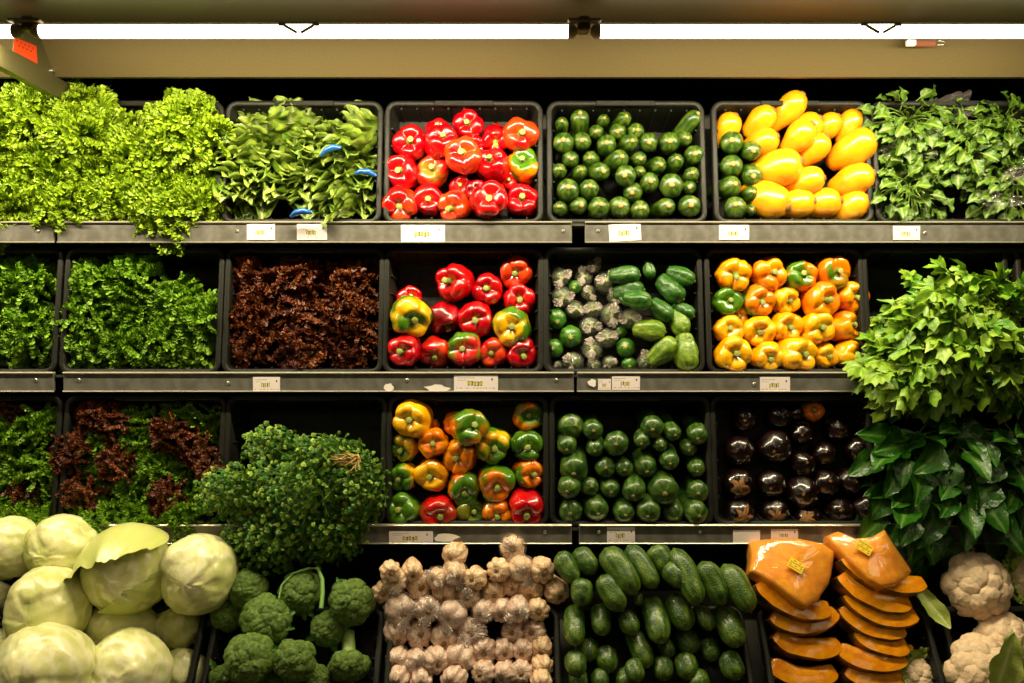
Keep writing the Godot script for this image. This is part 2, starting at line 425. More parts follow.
		for q in rails[r]:
			var y0: float = ROWS[r][0] + 1.0; var y1: float = ROWS[r][2]
			var f := n0 + 0.012
			var a := W(q[0], y0, f); var b := W(q[1], y0, f); var cdn := W(q[1], y1, f)
			var inv := sh.transform.affine_inverse()
			var mb := MB.new()
			mb.bevel_box((a + cdn) / 2 - N * 0.004, (b - a), (b - cdn), N * 0.008, 0.002)
			var rail := part(sh, "price_rail", mb.mesh(M.rail), inv)
			var ed := MB.new()
			ed.bevel_box((a + b) / 2 + V * 0.0015 - N * 0.002, (b - a), V * 0.005, N * 0.014, 0.0015)
			part(rail, "top_flange", ed.mesh(M.rail_edge))
			var ed2 := MB.new()
			ed2.bevel_box((a + b) / 2 - (b - cdn) + V * 0.0015 + N * 0.001, (b - a), V * 0.003, N * 0.006, 0.001)
			part(rail, "lower_bead", ed2.mesh(M.rail_edge))
			for s in screws[r]:
				if s[0] > q[0] and s[0] < q[1]:
					var sm := MB.new()
					var at := W(s[0], s[1], f)
					sm.tube(PackedVector3Array([at - N * 0.001, at + N * 0.0015, at + N * 0.0025]), PackedFloat32Array([0.0048, 0.0046, 0.0028]), 10, Color.WHITE)
					part(rail, "screw", sm.mesh(M.steel))
	make_tags()
	# bottom deck
	var dk := thing("bottom_deck", "black sloping bottom deck of the produce case", "shelf", Transform3D(Basis(U, V * cos(DECK_TILT) - N * sin(DECK_TILT), V * sin(DECK_TILT) + N * cos(DECK_TILT)), W(512, DECK_LIP, DECK_N)))
	part(dk, "deck_panel", box_mesh(Vector3(0, 0.165, -0.117), Vector3(wide * 2, 0.45, 0.012), M.black_panel))
	part(dk, "front_stop", box_mesh(Vector3(0, -0.012, -0.06), Vector3(wide * 2, 0.012, 0.13), M.black_panel))

func tag_texture(seed_: int, w: int, h: int, paper: Color) -> ImageTexture:
	var r2 := RandomNumberGenerator.new(); r2.seed = seed_
	var im := Image.create_empty(w, h, false, Image.FORMAT_RGB8)
	im.fill(paper)
	var ink := Color(0.25, 0.22, 0.2)
	var grey := paper.lerp(ink, 0.45)
	# two rows of small print, the price in yellow-green with dark strokes, a bar at the foot
	var x := int(w * 0.06)
	while x < w * 0.45:
		var l := r2.randi_range(2, 6); im.fill_rect(Rect2i(x, int(h * 0.16), l, 3), grey); x += l + 2
	x = int(w * 0.06)
	while x < w * 0.3:
		var l := r2.randi_range(2, 5); im.fill_rect(Rect2i(x, int(h * 0.3), l, 3), grey); x += l + 3
	var cx := int(w * 0.3)
	for k in 5:
		var gw := int(w * 0.075)
		var y := int(h * 0.42) + r2.randi_range(-2, 2)
		im.fill_rect(Rect2i(cx, y, gw - 2, int(h * 0.26)), Color(0.72, 0.68, 0.16))
		im.fill_rect(Rect2i(cx + 1, y, gw - 4, 3), ink.lerp(Color(0.5, 0.48, 0.1), 0.4)); im.fill_rect(Rect2i(cx + 1, y + int(h * 0.24), gw - 4, 3), ink)
		if k % 2: im.fill_rect(Rect2i(cx + gw - 5, y, 3, int(h * 0.26)), ink)
		cx += gw
	x = int(w * 0.05)
	while x < w * 0.92:
		var l := r2.randi_range(2, 9); im.fill_rect(Rect2i(x, int(h * 0.82), l, 3), grey); x += l + r2.randi_range(3, 9)
	im.fill_rect(Rect2i(int(w * 0.86), int(h * 0.2), 5, 8), ink)
	return ImageTexture.create_from_image(im)
func make_tags() -> void:
	# pixel rectangles on the rails: x0 y0 x1 y1, shelf, label, turn
	var list := [
		[247, 224, 275, 240, 0, "small price tag below the romaine, nearer the lettuce", 0.0], [297, 224, 327, 240, 0, "small price tag below the romaine, nearer the peppers", 0.0],
		[401, 225, 445, 242, 0, "wide white price tag below the red peppers of the top shelf", 0.0], [609, 224, 641, 241, 0, "slightly crooked price tag below the top shelf zucchini", 0.05],
		[719, 225, 749, 240, 0, "small price tag below the yellow squash", 0.0], [893, 226, 920, 240, 0, "price tag half hidden by hanging herb leaves", 0.0],
		[253, 377, 280, 392, 1, "small price tag below the red leaf lettuce", 0.0], [454, 375, 498, 391, 1, "wide price tag below the second shelf red peppers", 0.0],
		[612, 376, 640, 390, 1, "price tag below the wrapped squash", 0.0], [598, 379, 611, 390, 1, "narrow torn tag beside the wrapped squash price tag", 0.0],
		[760, 377, 790, 392, 1, "price tag below the orange peppers", 0.0], [389, 531, 433, 544, 2, "wide price tag below the mixed peppers, over the garlic", 0.0],
		[607, 527, 635, 543, 2, "price tag above the cucumbers", 0.0], [733, 530, 760, 543, 2, "plain pink tag below the eggplants", 0.0], [771, 529, 798, 540, 2, "price tag peeking over the pumpkin slices", 0.0]]
	for k in list.size():
		var q: Array = list[k]
		var f: float = ROWS[q[4]][1] + 0.0132
		var ctr := W((q[0] + q[2]) / 2.0, (q[1] + q[3]) / 2.0, f)
		var size := Vector2(W(q[0], q[1], f).distance_to(W(q[2], q[1], f)), W(q[0], q[1], f).distance_to(W(q[0], q[3], f)))
		var o := thing("price_tag", q[5], "price tag", Transform3D(Basis(U, V, N) * Basis(Vector3(0, 0, 1), q[6]), ctr), "price tags on the shelf rails")
		part(o, "card", box_mesh(Vector3.ZERO, Vector3(size.x, size.y, 0.001), M.card))
		if k == 13: continue
		var pm := mat(0.45)
		pm.vertex_color_use_as_albedo = false
		pm.albedo_texture = tag_texture(k, 150 if size.x > 0.09 else 100, 56, Color(0.93, 0.91, 0.9) if k == 2 else Color(0.87, 0.82, 0.82))
		var qm := QuadMesh.new(); qm.size = size * 0.97; qm.material = pm
		part(o, "print", qm, Transform3D(Basis.IDENTITY, Vector3(0, 0, 0.0008)))
	# scraps of torn label left on the rails
	for q in [[389, 387, 9, 8, 1, "scrap of torn white label on the rail below the red leaf lettuce crate corner"], [437, 388, 22, 7, 1, "long scrap of torn label beside the wide price tag"], [592, 383, 8, 8, 1, "tiny scrap of label at the end of the second rail"], [446, 537, 24, 8, 2, "scrap of torn label beside the garlic price tag"]]:
		var f: float = ROWS[q[4]][1] + 0.0128
		var o := thing("label_scrap", q[5], "label", Transform3D(Basis(U, V, N), W(q[0], q[1], f) + N * 0.0012), "torn label scraps")
		var mb := MB.new()
		var p := PackedVector3Array()
		p.append(Vector3(0, 0, 0.0006))
		for a in 11:
			var g := -TAU * a / 11
			var k := 0.75 + 0.5 * rng.randf()
			p.append(Vector3(cos(g) * q[2] * 0.5 * K * k, sin(g) * q[3] * 0.5 * K * k, 0.0006))
		p.append(p[1])
		mb.tri_fan(p, Color.WHITE)
		part(o, "paper", mb.mesh(M.card))

const DECK_TILT := 0.61
const DECK_LIP := 753.6
const DECK_N := 0.294
func make_hues() -> void:
	var red := lin(196, 14, 16); var red2 := lin(168, 8, 14); var green := lin(72, 116, 18); var dgreen := lin(44, 84, 16)
	var orange := lin(232, 118, 8); var amber := lin(236, 150, 10); var yellow := lin(236, 172, 14); var orr := lin(214, 60, 14)
	HUE = {"r": [red2, red, 0.5], "o": [orange, amber, 0.5], "y": [yellow, amber, 0.4], "g": [green, dgreen, 0.5], "d": [lin(110, 10, 14), red2, 0.3], "rg": [red, green, 0.4], "gr": [lin(150, 120, 30), red, 0.4],  # d is red with shade painted in, for peppers deep in the pile
		"og": [orange, green, 0.38], "go": [green, orange, 0.38], "yg": [yellow, green, 0.4], "gy": [green, yellow, 0.36], "b": [lin(150, 40, 20), red, 0.45], "l": [lin(110, 110, 24), green, 0.5], "ro": [orr, red, 0.35]}

func crowd(c: Dictionary, list: Array, kind: String, label: String, group: String, size: float, h: float, count := 34, key := "") -> void:
	for a in list:
		lettuce(over(c, a[0], a[1], h + rng.randf_range(-0.01, 0.012) + (0.04 if a[1] < 130 else 0.0)), c.nn + U * rng.randf_range(-0.3, 0.3) + V * rng.randf_range(-0.25, 0.25), size * rng.randf_range(0.92, 1.1), kind, label, "lettuce", group, count, key, a[0], a[1])
# leaf bases for a bunch: an oval of pixels that bulges towards the aisle
func oval(cx: float, cy: float, rx: float, ry: float, n0: float, bulge: float, count: int, droop := 0.3) -> Array:
	var out := []
	for k in count:
		var r := sqrt((k + 0.5) / count)
		var a := k * 2.39996 + rng.randf_range(-0.3, 0.3)
		var x := cos(a) * r; var y := sin(a) * r
		var n := n0 + bulge * (1.0 - r * r) + rng.randf_range(-0.012, 0.012)
		var face := (N + U * x * 0.7 + V * (y * 0.5 + 0.35) + D3(Vector3(rng.randf_range(-0.5, 0.5), rng.randf_range(-0.5, 0.5), 0))).normalized()
		out.append([W(cx + x * rx, cy - y * ry, n), face, U * x * 1.2 + V * (y * 0.8 - droop) + D3(Vector3(rng.randf_range(-0.7, 0.7), rng.randf_range(-0.7, 0.7), 0.15))])
	return out
func film_glints(o: Node3D, r: float, seed_: int) -> void:
	# gathered film ends over the front, made whitish to stand in for glints
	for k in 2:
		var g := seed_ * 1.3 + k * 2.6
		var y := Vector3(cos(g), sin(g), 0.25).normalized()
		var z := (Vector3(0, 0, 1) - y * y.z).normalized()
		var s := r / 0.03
		part(o, "film_glint_end", leaf_variants("film")[(seed_ + k) % 5], Transform3D(Basis(y.cross(z), y, z).scaled_local(Vector3(s, s, s)), Vector3(0, 0, r * 0.96) + y * r * 0.1))
func film_sheet(parent: Node3D, pts: Array, seed_: int) -> void:
	# a crumpled piece of clear bag between four world points
	var mb := MB.new()
	var p := PackedVector3Array(); var c := PackedColorArray()
	for b in 13:
		for a in 15:
			var s := a / 14.0; var t := b / 12.0
			var q: Vector3 = (pts[0] as Vector3).lerp(pts[1], s).lerp((pts[3] as Vector3).lerp(pts[2], s), t)
			p.append(q + N * 0.02 * n3(Vector3(s * 4.0, t * 3.0, seed_)) + N * 0.012 * n3(Vector3(s * 11.0, t * 9.0, seed_ + 4)) + V * 0.008 * n3(Vector3(s * 7, t * 2, seed_ + 9))); c.append(Color.WHITE)
	mb.grid(p, c, 15, 13)
	part(parent, "plastic_sleeve", mb.mesh(M.film), parent.transform.affine_inverse())

func fill_top_shelf() -> void:
	var g := "crates on the top shelf"
	var cl := crate(138.5, 222, 0, TILT, 0.12, "top shelf crate heaped with frilly green lettuce", g)
	crate(-25, 222, 0, TILT, 0.12, "top shelf crate of frilly lettuce beyond the gusset", g)
	var cr := crate(300.5, 222, 0, TILT, 0.12, "top shelf crate of dark green romaine with blue ties", g)
	var cp := crate(463.0, 222, 0, TILT, 0.075, "top shelf crate of red bell peppers", g, [375, 80, 0.249])
	var cz := crate(627.5, 222, 0, TILT, 0.15, "top shelf crate of small zucchini", g, [540, 80, 0.249])
	var cy := crate(795.0, 222, 0, TILT, 0.12, "top shelf crate of yellow squash with a few zucchini", g, [705, 80, 0.249])
	crate(957.5, 222, 0, TILT, 0.12, "top shelf crate of leafy herbs in clear bags", g)
	crowd(cl, [[-14, 118], [-12, 160], [-8, 205], [32, 112], [34, 155], [40, 200], [76, 118], [80, 160], [86, 205], [124, 150], [130, 195], [172, 125], [168, 165], [200, 155], [170, 212], [198, 202], [190, 125], [20, 202], [62, 204], [112, 204], [150, 202], [188, 200]], "green", "frilly bright green lettuce head", "frilly lettuce on the top shelf", 0.088, 0.11, 36, "case joint|top shelf")
	# romaine
	var wh := [[250, 126], [298, 120], [346, 128], [325, 145], [244, 166], [285, 165], [325, 172], [358, 178], [254, 180], [300, 182], [342, 182]]
	for k in wh.size():
		var a: Array = wh[k]
		lettuce(over(cr, a[0], a[1], 0.1 + 0.008 * (k % 3)), cr.nn * 0.9 + U * rng.randf_range(-0.5, 0.5) + V * (0.6 if k < 3 else rng.randf_range(-0.2, 0.6)), 0.092, "romaine", "dark green romaine head", "lettuce", "romaine heads", 22, "frilly lettuce|top shelf", a[0], a[1])
	for q in [[330, 150, 0.3, "blue tie around the upper romaine heads"], [365, 173, -0.2, "blue tie at the crate edge beside the red peppers"], [300, 213, 0.1, "blue tie low in the romaine crate"]]:
		var o := thing("produce_tie", q[3], "tie", Transform3D(Basis(U, V, N) * Basis(Vector3(0, 0, 1), q[2]), over(cr, q[0], q[1], 0.175)), "blue romaine ties")
		var mb := MB.new()
		mb.tube(PackedVector3Array([Vector3(-0.026, -0.004, -0.012), Vector3(-0.01, 0.002, 0.0), Vector3(0.008, 0.004, 0.002), Vector3(0.026, 0.0, -0.008)]), PackedFloat32Array([0.004, 0.0075, 0.0085, 0.005]), 8, lin(22, 84, 160))
		part(o, "band", mb.mesh(M.gloss_paint))
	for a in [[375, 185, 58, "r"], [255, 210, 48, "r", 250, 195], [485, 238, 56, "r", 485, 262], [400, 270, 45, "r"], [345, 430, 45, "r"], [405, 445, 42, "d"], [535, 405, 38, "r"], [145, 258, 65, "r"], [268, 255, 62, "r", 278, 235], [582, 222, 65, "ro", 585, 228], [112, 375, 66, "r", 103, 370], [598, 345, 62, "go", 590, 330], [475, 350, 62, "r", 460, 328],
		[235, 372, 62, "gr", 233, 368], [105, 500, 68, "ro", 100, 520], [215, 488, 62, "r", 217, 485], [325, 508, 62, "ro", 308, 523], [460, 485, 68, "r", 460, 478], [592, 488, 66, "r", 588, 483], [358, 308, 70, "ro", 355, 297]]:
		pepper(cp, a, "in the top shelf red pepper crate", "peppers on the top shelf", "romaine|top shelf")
	for a in [[88, 170, 25], [160, 150, 36, 0.0, 0.5], [257, 158, 24], [342, 152, 28], [620, 150, 34, 0.8, 0.7], [225, 208, 28], [312, 208, 33], [388, 203, 32], [95, 250, 40], [168, 245, 35], [268, 258, 38], [365, 248, 33], [437, 250, 36], [520, 250, 38], [585, 235, 30], [622, 300, 38], [124, 318, 32], [202, 315, 30], [320, 315, 37], [402, 317, 28], [480, 342, 32], [548, 322, 30], [78, 362, 30], [163, 365, 28], [247, 368, 36], [342, 385, 40], [402, 368, 24], [610, 378, 30], [440, 410, 38], [528, 425, 46], [112, 440, 42], [198, 435, 38], [372, 452, 37], [600, 432, 28], [78, 512, 28], [160, 505, 33], [240, 508, 39], [320, 510, 42], [402, 520, 37], [510, 510, 36], [602, 505, 42]]:
		courgette(cz, a, 0.145, "small green zucchini end on in the top shelf zucchini crate", "zucchini on the top shelf", 0, "red peppers|top shelf")
	for a in [[108, 250, 45], [190, 285, 38], [108, 345, 44], [190, 385, 42], [108, 425, 40], [188, 455, 32], [122, 510, 42], [186, 522, 24]]:
		courgette(cy, a, 0.11, "green zucchini at the side of the yellow squash crate", "zucchini beside the squash", 0, "zucchini crate|yellow squash crate")
	for a in [[110, 160, 100, 175, 45], [520, 160, 505, 175, 42], [600, 145, 595, 160, 46], [440, 170, 420, 185, 52], [255, 135, 180, 185, 46], [375, 75, 290, 185, 46], [265, 235, 205, 258, 50], [410, 195, 340, 260, 50], [470, 245, 425, 300, 47], [650, 245, 520, 310, 62], [350, 338, 270, 360, 68], [450, 398, 370, 402, 50], [645, 385, 555, 408, 58], [300, 500, 270, 482, 66], [410, 490, 392, 492, 54], [515, 488, 500, 490, 54], [626, 486, 608, 498, 54]]:
		a[4] = a[4] * 1.1
		long_gourd(cy, "yellow_squash", "squash", "plump yellow squash", "yellow squash", a, "squash", M.squash, lin(222, 138, 8), lin(232, 164, 26), [lin(112, 78, 34), lin(146, 104, 40), 0.25], 0.6, 0.085, "zucchini|top shelf")
	# bagged herbs
	var b := 0
	for q in [[908, 128, 42, 32, "leafy herb bunch in a clear bag beside the yellow squash"], [906, 192, 40, 36, "herb bunch drooping over the price rail"], [962, 150, 40, 42, "herb bunch with a large pale leaf in front of a bag"], [1005, 130, 40, 26, "herb bunch at the bag's folded end"], [1010, 185, 42, 38, "darker herb bunch in a crinkled bag"]]:
		var o := bunch("herb_bunch", q[4], "bagged herbs on the top shelf", W(q[0], q[1] - 6, -0.1), oval(q[0], q[1], q[2], q[3], -0.05, 0.05, 58, 0.4), "basil", 0.62, lin(120, 150, 60))
		if b == 0: film_sheet(o, [W(880, 132, -0.03), W(940, 126, 0.0), W(935, 158, -0.01), W(882, 156, -0.03)], 3)
		if b == 3:
			film_sheet(o, [W(925, 102, -0.07), W(968, 90, -0.05), W(976, 116, -0.03), W(945, 118, -0.04)], 5)
			film_sheet(o, [W(1000, 175, 0.03), W(1030, 155, 0.04), W(1034, 172, 0.04), W(1004, 186, 0.03)], 8)
		if b == 4: film_sheet(o, [W(975, 190, 0.0), W(1026, 196, 0.02), W(1022, 206, 0.03), W(985, 206, 0.01)], 6)
		b += 1

func fill_second_shelf() -> void:
	var g := "crates on the second shelf"
	var n: float = ROWS[1][1]
	var ca := crate(-26, 372.5, n, TILT, 0.12, "second shelf crate of green lettuce at the case joint", g)
	var cb := crate(138.5, 372.5, n, TILT, 0.12, "second shelf crate of frilly green lettuce with an empty corner", g)
	var cc := crate(301.5, 372.5, n, TILT, 0.12, "second shelf crate of dark red leaf lettuce", g)
	var cp := crate(463, 372.5, n, TILT, 0.085, "half empty second shelf crate of red and green peppers", g, [375, 240, 0.2344])
	var cs := crate(624.5, 372.5, n, TILT, 0.075, "second shelf crate of wrapped round squash and chayote", g, [540, 240, 0.2344])
	var co := crate(788.5, 372.5, n, TILT, 0.075, "second shelf crate of orange peppers", g, [705, 240, 0.2344])
	crate(949, 372.5, n, TILT, 0.12, "second shelf crate under the celery leaves", g)
	crowd(ca, [[-12, 285], [28, 285], [-5, 335], [32, 340]], "grass", "frilly green lettuce head", "green lettuce by the joint", 0.08, 0.085, 30, "case joint|second shelf joint crate")
	crowd(cb, [[85, 282], [128, 275], [85, 320], [130, 315], [172, 300], [85, 348], [128, 352], [165, 345], [192, 318], [195, 348]], "grass", "frilly green lettuce head", "green lettuce on the second shelf", 0.076, 0.085, 30, "case joint|second shelf")
	crowd(cc, [[250, 280], [300, 278], [350, 282], [245, 315], [298, 312], [352, 315], [248, 345], [300, 348], [352, 346]], "red", "dark red frilly lettuce head", "red leaf lettuce heads", 0.078, 0.08, 30, "green lettuce|second shelf")
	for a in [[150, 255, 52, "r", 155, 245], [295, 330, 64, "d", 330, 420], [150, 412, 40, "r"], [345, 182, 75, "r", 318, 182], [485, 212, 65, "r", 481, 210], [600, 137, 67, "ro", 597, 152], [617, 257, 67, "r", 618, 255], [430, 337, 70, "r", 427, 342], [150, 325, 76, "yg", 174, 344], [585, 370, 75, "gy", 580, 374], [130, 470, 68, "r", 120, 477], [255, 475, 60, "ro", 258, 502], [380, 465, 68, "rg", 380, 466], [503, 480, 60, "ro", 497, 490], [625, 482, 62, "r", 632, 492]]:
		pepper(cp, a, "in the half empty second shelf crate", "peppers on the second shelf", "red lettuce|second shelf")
	for a in [[118, 150, 70, "o", 118, 155], [265, 147, 70, "o", 277, 146], [402, 158, 66, "go", 407, 150], [535, 140, 70, "og", 550, 135], [140, 328, 40, "o"], [95, 265, 58, "g", 98, 262], [222, 262, 65, "og", 230, 264], [335, 258, 57, "y", 350, 268], [622, 243, 62, "o", 636, 247], [490, 258, 72, "o", 506, 262], [100, 382, 60, "y", 96, 380], [228, 385, 65, "y", 217, 396], [343, 372, 64, "y", 352, 372], [475, 375, 70, "y", 482, 376], [588, 372, 58, "o", 620, 362], [118, 488, 74, "y", 118, 490], [258, 500, 65, "y", 265, 508], [380, 488, 75, "y", 406, 487], [505, 497, 54, "y", 512, 500], [605, 488, 58, "y", 632, 486]]:
		pepper(co, a, "in the second shelf orange pepper crate", "orange peppers", "chayote|second shelf")
	# round squash, some in film
	for a in [[85, 160, 42, 1], [185, 160, 38, 1], [230, 112, 35, 1], [280, 182, 45, 1], [150, 200, 30, 0], [205, 225, 32, 1], [318, 243, 34, 1], [90, 245, 43, 1], [345, 390, 30, 0], [147, 297, 37, 1], [225, 297, 37, 1], [305, 320, 46, 1], [380, 340, 43, 1], [68, 337, 46, 0], [210, 368, 40, 1], [285, 420, 42, 1], [130, 412, 49, 0], [60, 462, 42, 0], [222, 470, 43, 1], [365, 460, 43, 0], [75, 538, 24, 1], [140, 522, 43, 1], [228, 535, 30, 1], [295, 525, 31, 1], [380, 530, 34, 0], [455, 520, 41, 1]]:
		var at := zp(cs, a[0], a[1])
		var q := rest(cs, at.x, at.y, a[2] * cs.zs, 0.8)
		var seed_ := int(a[0] + a[1])
		var r: float = q[1]
		var dir := Vector3(rng.randf_range(-0.3, 0.3), rng.randf_range(-0.3, 0.3), 1)
		var o := thing("round_squash", "small round squash wrapped in crinkled film on the second shelf" if a[3] else "unwrapped round green squash with a pale blossom star", "squash", Transform3D(facing(D3(dir), seed_), q[0]), "wrapped round squash" if a[3] else "unwrapped round squash")
		in_crate(o, "red peppers|second shelf", "film wrapped round squash" if a[3] else "bare round green squash", at.x, at.y, a[2] * cs.zs)
		part(o, "skin", ball_mesh(seed_, r * (0.92 if a[3] else 1.0), lin(52, 84, 28) if a[3] else lin(48, 116, 24), lin(112, 128, 62) if a[3] else lin(92, 150, 40), 0.06, 1.6, 16, M.zucchini, Vector3(1, 1, 0.92), 8, 0.04))
		var star := MB.new()
		var sp := PackedVector3Array(); var sc := PackedColorArray()
		for t in 6:
			for k in 24:
				var g2 := TAU * k / 24.0
				var rr2 := r * 0.3 * t / 5.0 * (0.6 + 0.4 * cos(6.0 * g2))
				sp.append(Vector3(cos(g2) * rr2, -sin(g2) * rr2, r * 0.93 * sqrt(1.0 - pow(rr2 / r, 2.0)) * (0.93 if a[3] else 1.0) + 0.0012)); sc.append(lin(200, 200, 110))
		star.grid(sp, sc, 24, 6, true)
		part(o, "blossom_star", star.mesh(M.scar))
		if a[3]:
			part(o, "film_wrap", film_mesh(seed_, r * 0.96, Vector3(1, 1, 0.95)))
			film_glints(o, r, seed_)
	# chayote: blossom end, far end, radius
	for a in [[405, 150, 300, 140, 42], [470, 150, 468, 105, 28], [640, 170, 545, 130, 40], [420, 215, 380, 215, 48], [455, 262, 400, 262, 42], [590, 240, 545, 205, 50], [640, 320, 590, 290, 36], [545, 325, 495, 285, 42], [610, 385, 590, 345, 44], [510, 390, 430, 375, 48], [560, 445, 505, 490, 52], [630, 530, 625, 455, 55], [375, 270, 355, 250, 18]]:
		var lgt: bool = a[1] > 370
		var o := long_gourd(cs, "chayote", "chayote", "light green chayote" if lgt else "mid green chayote", "pale chayote" if lgt else "darker chayote", a, "chayote", M.chayote, lin(84, 118, 26) if lgt else lin(30, 78, 18), lin(142, 160, 50) if lgt else lin(70, 112, 32), [lin(110, 110, 40), lin(70, 90, 30), 0.16], 0.35, 0.05, "wrapped squash|second shelf")
	# celery
	for q in [[926, 348, 40, 36, "leafy celery bunch hanging over the second rail beside orange peppers"], [958, 308, 48, 32, "leafy celery bunch with pale young leaves on the second shelf"], [1002, 335, 44, 44, "leafy celery bunch at the far end of the second shelf"], [962, 356, 52, 24, "celery bunch hanging lowest over the second rail"], [904, 366, 28, 20, "small celery bunch under the hanging leaves"]]:
		bunch("celery_bunch", q[4], "celery bunches", W(q[0] + 15, q[1] - 15, -0.06), oval(q[0], q[1], q[2], q[3], -0.01, 0.075, 38, 0.55), "celery", 1.0, lin(136, 168, 66))
	# the dark red crop at the very end
	var ch := crate(1092, 372.5, n, TILT, 0.1, "second shelf crate of dark red radicchio past the celery", g)
	lettuce(over(ch, 1036, 268, 0.07), ch.nn, 0.06, "red", "dark red radicchio past the celery leaves", "radicchio", "", 18)

func fill_third_shelf() -> void:
	var g := "crates on the third shelf"
	var n: float = ROWS[2][1]
	var ca := crate(-28, 525, n, TILT, 0.12, "third shelf crate of mixed lettuce at the case joint", g)
	var cb := crate(138.5, 525, n, TILT, 0.12, "third shelf crate of mixed red and green lettuce", g)
	var cc := crate(302.5, 525, n, TILT, 0.12, "third shelf crate overflowing with cilantro", g)
	var cp := crate(467, 525, n, TILT, 0.075, "third shelf crate of yellow, green and red peppers", g, [375, 390, 0.2344])
	var cz := crate(632, 525, n, TILT, 0.15, "third shelf crate of dark zucchini", g, [540, 390, 0.2344])
	var ce := crate(796, 525, n, TILT, 0.08, "third shelf crate of black eggplants", g, [705, 390, 0.2344])
	crate(964, 525, n, TILT, 0.12, "third shelf crate of dark leafy spinach", g)
	crowd(ca, [[12, 415], [30, 492]], "red", "dark red lettuce head", "red lettuce by the joint", 0.06, 0.08, 24, "case joint|third shelf joint crate")
	crowd(ca, [[42, 432], [5, 445], [20, 470], [45, 475], [5, 515], [42, 520]], "grass", "green lettuce head", "mixed green lettuce by the joint", 0.066, 0.08, 26, "case joint|third shelf joint crate")
	crowd(cb, [[92, 418], [112, 420], [118, 462], [170, 435], [192, 445], [208, 468], [70, 452], [82, 492], [165, 497]], "red", "dark red lettuce head", "red lettuce on the third shelf", 0.052, 0.108, 22, "case joint|third shelf mixed crate")
	crowd(cb, [[68, 425], [138, 425], [178, 412], [208, 425], [95, 452], [135, 442], [100, 475], [150, 470], [178, 475], [132, 485], [75, 515], [110, 518], [140, 515], [190, 500], [175, 522]], "grass", "green lettuce head", "green lettuce on the third shelf", 0.058, 0.08, 24, "case joint|third shelf mixed crate")
	for a in [[8, 530], [50, 532], [95, 530], [140, 528], [185, 524]]:
		lettuce(over(cb, a[0], a[1], 0.12), cb.nn + V * -0.3, 0.062, "grass", "green lettuce head", "lettuce", "green lettuce over the third rail", 26, "case joint|hanging over the third rail", a[0], a[1])
	cilantro(n)
	for a in [[345, 142, 52, "o"], [238, 155, 36, "o"], [405, 520, 58, "l", 425, 515], [165, 122, 78, "y", 153, 122], [400, 160, 75, "go", 424, 146], [652, 110, 60, "og", 658, 105], [130, 242, 58, "yg", 118, 248], [250, 225, 62, "o", 250, 220], [648, 235, 70, "g", 654, 238], [500, 237, 74, "gy", 510, 240], [125, 365, 62, "gy", 108, 376], [652, 355, 65, "og", 671, 357], [368, 280, 70, "o", 355, 286], [245, 360, 68, "y", 240, 362], [515, 390, 76, "go", 524, 404], [378, 418, 66, "go", 384, 430], [122, 512, 68, "g", 110, 500], [265, 520, 72, "b", 276, 528], [520, 525, 62, "o", 520, 531], [642, 497, 76, "r", 648, 518]]:
		pepper(cp, a, "in the third shelf mixed pepper crate", "peppers on the third shelf", "cilantro|third shelf")
	for a in [[135, 155, 50, 0.5, 0.1], [225, 170, 38], [325, 230, 45], [480, 160, 42], [568, 185, 32], [672, 195, 38], [115, 242, 38], [235, 252, 34], [435, 220, 32], [515, 235, 30], [635, 252, 32], [145, 340, 52], [280, 332, 40], [358, 335, 35], [452, 332, 42], [552, 305, 36], [668, 338, 34], [120, 420, 42], [213, 412, 36], [302, 425, 36], [400, 435, 42], [528, 430, 55], [672, 435, 42], [130, 520, 46], [242, 512, 46], [360, 525, 40], [462, 520, 46], [572, 530, 40], [668, 525, 45]]:
		a[2] = a[2] * 1.1
		courgette(cz, a, 0.145, "dark green zucchini end on in the third shelf crate", "zucchini on the third shelf", 1, "mixed peppers|third shelf")
	# eggplants, with one pepper among them
	pepper(ce, [455, 85, 45, "o"], "at the back of the eggplant crate", "peppers on the third shelf")
	for a in [[385, 100, 40, 0], [165, 118, 60, 0], [312, 112, 58, 0], [408, 182, 54, 0], [558, 160, 56, 0], [145, 257, 66, 0], [295, 240, 72, 0], [650, 250, 58, 0], [508, 272, 54, 0], [410, 317, 58, 0], [140, 398, 68, 1], [280, 397, 64, 0], [412, 437, 72, 0], [512, 398, 60, 0], [618, 388, 60, 0], [145, 525, 70, 1], [295, 520, 64, 1], [435, 552, 64, 1], [568, 520, 64, 0], [688, 508, 70, 0]]:
		var at := zp(ce, a[0], a[1])
		var q := rest(ce, at.x, at.y, a[2] * ce.zs, 0.78)
		var seed_ := int(a[0] * 3 + a[1])
		var r: float = q[1]
		var o := thing("eggplant", "glossy black eggplant with a dry tan calyx, in the third shelf crate" if a[3] else "glossy black globe eggplant in the third shelf crate", "eggplant", Transform3D(facing(D3(Vector3(rng.randf_range(-0.35, 0.35), rng.randf_range(-0.35, 0.35), 1)), seed_), q[0]), "eggplants with tan calyx" if a[3] else "plain eggplants")
		in_crate(o, "zucchini|third shelf", "tan capped black eggplant" if a[3] else "glossy black eggplant", at.x, at.y, r / K)
		part(o, "skin", ball_mesh(seed_, r, lin(14, 8, 8), lin(28, 14, 12), 0.08, 1.3, 20, M.eggplant, Vector3(1, 1, 1.1)))
		var cx := MB.new()
		var big: float = 0.62 if a[3] else 0.12
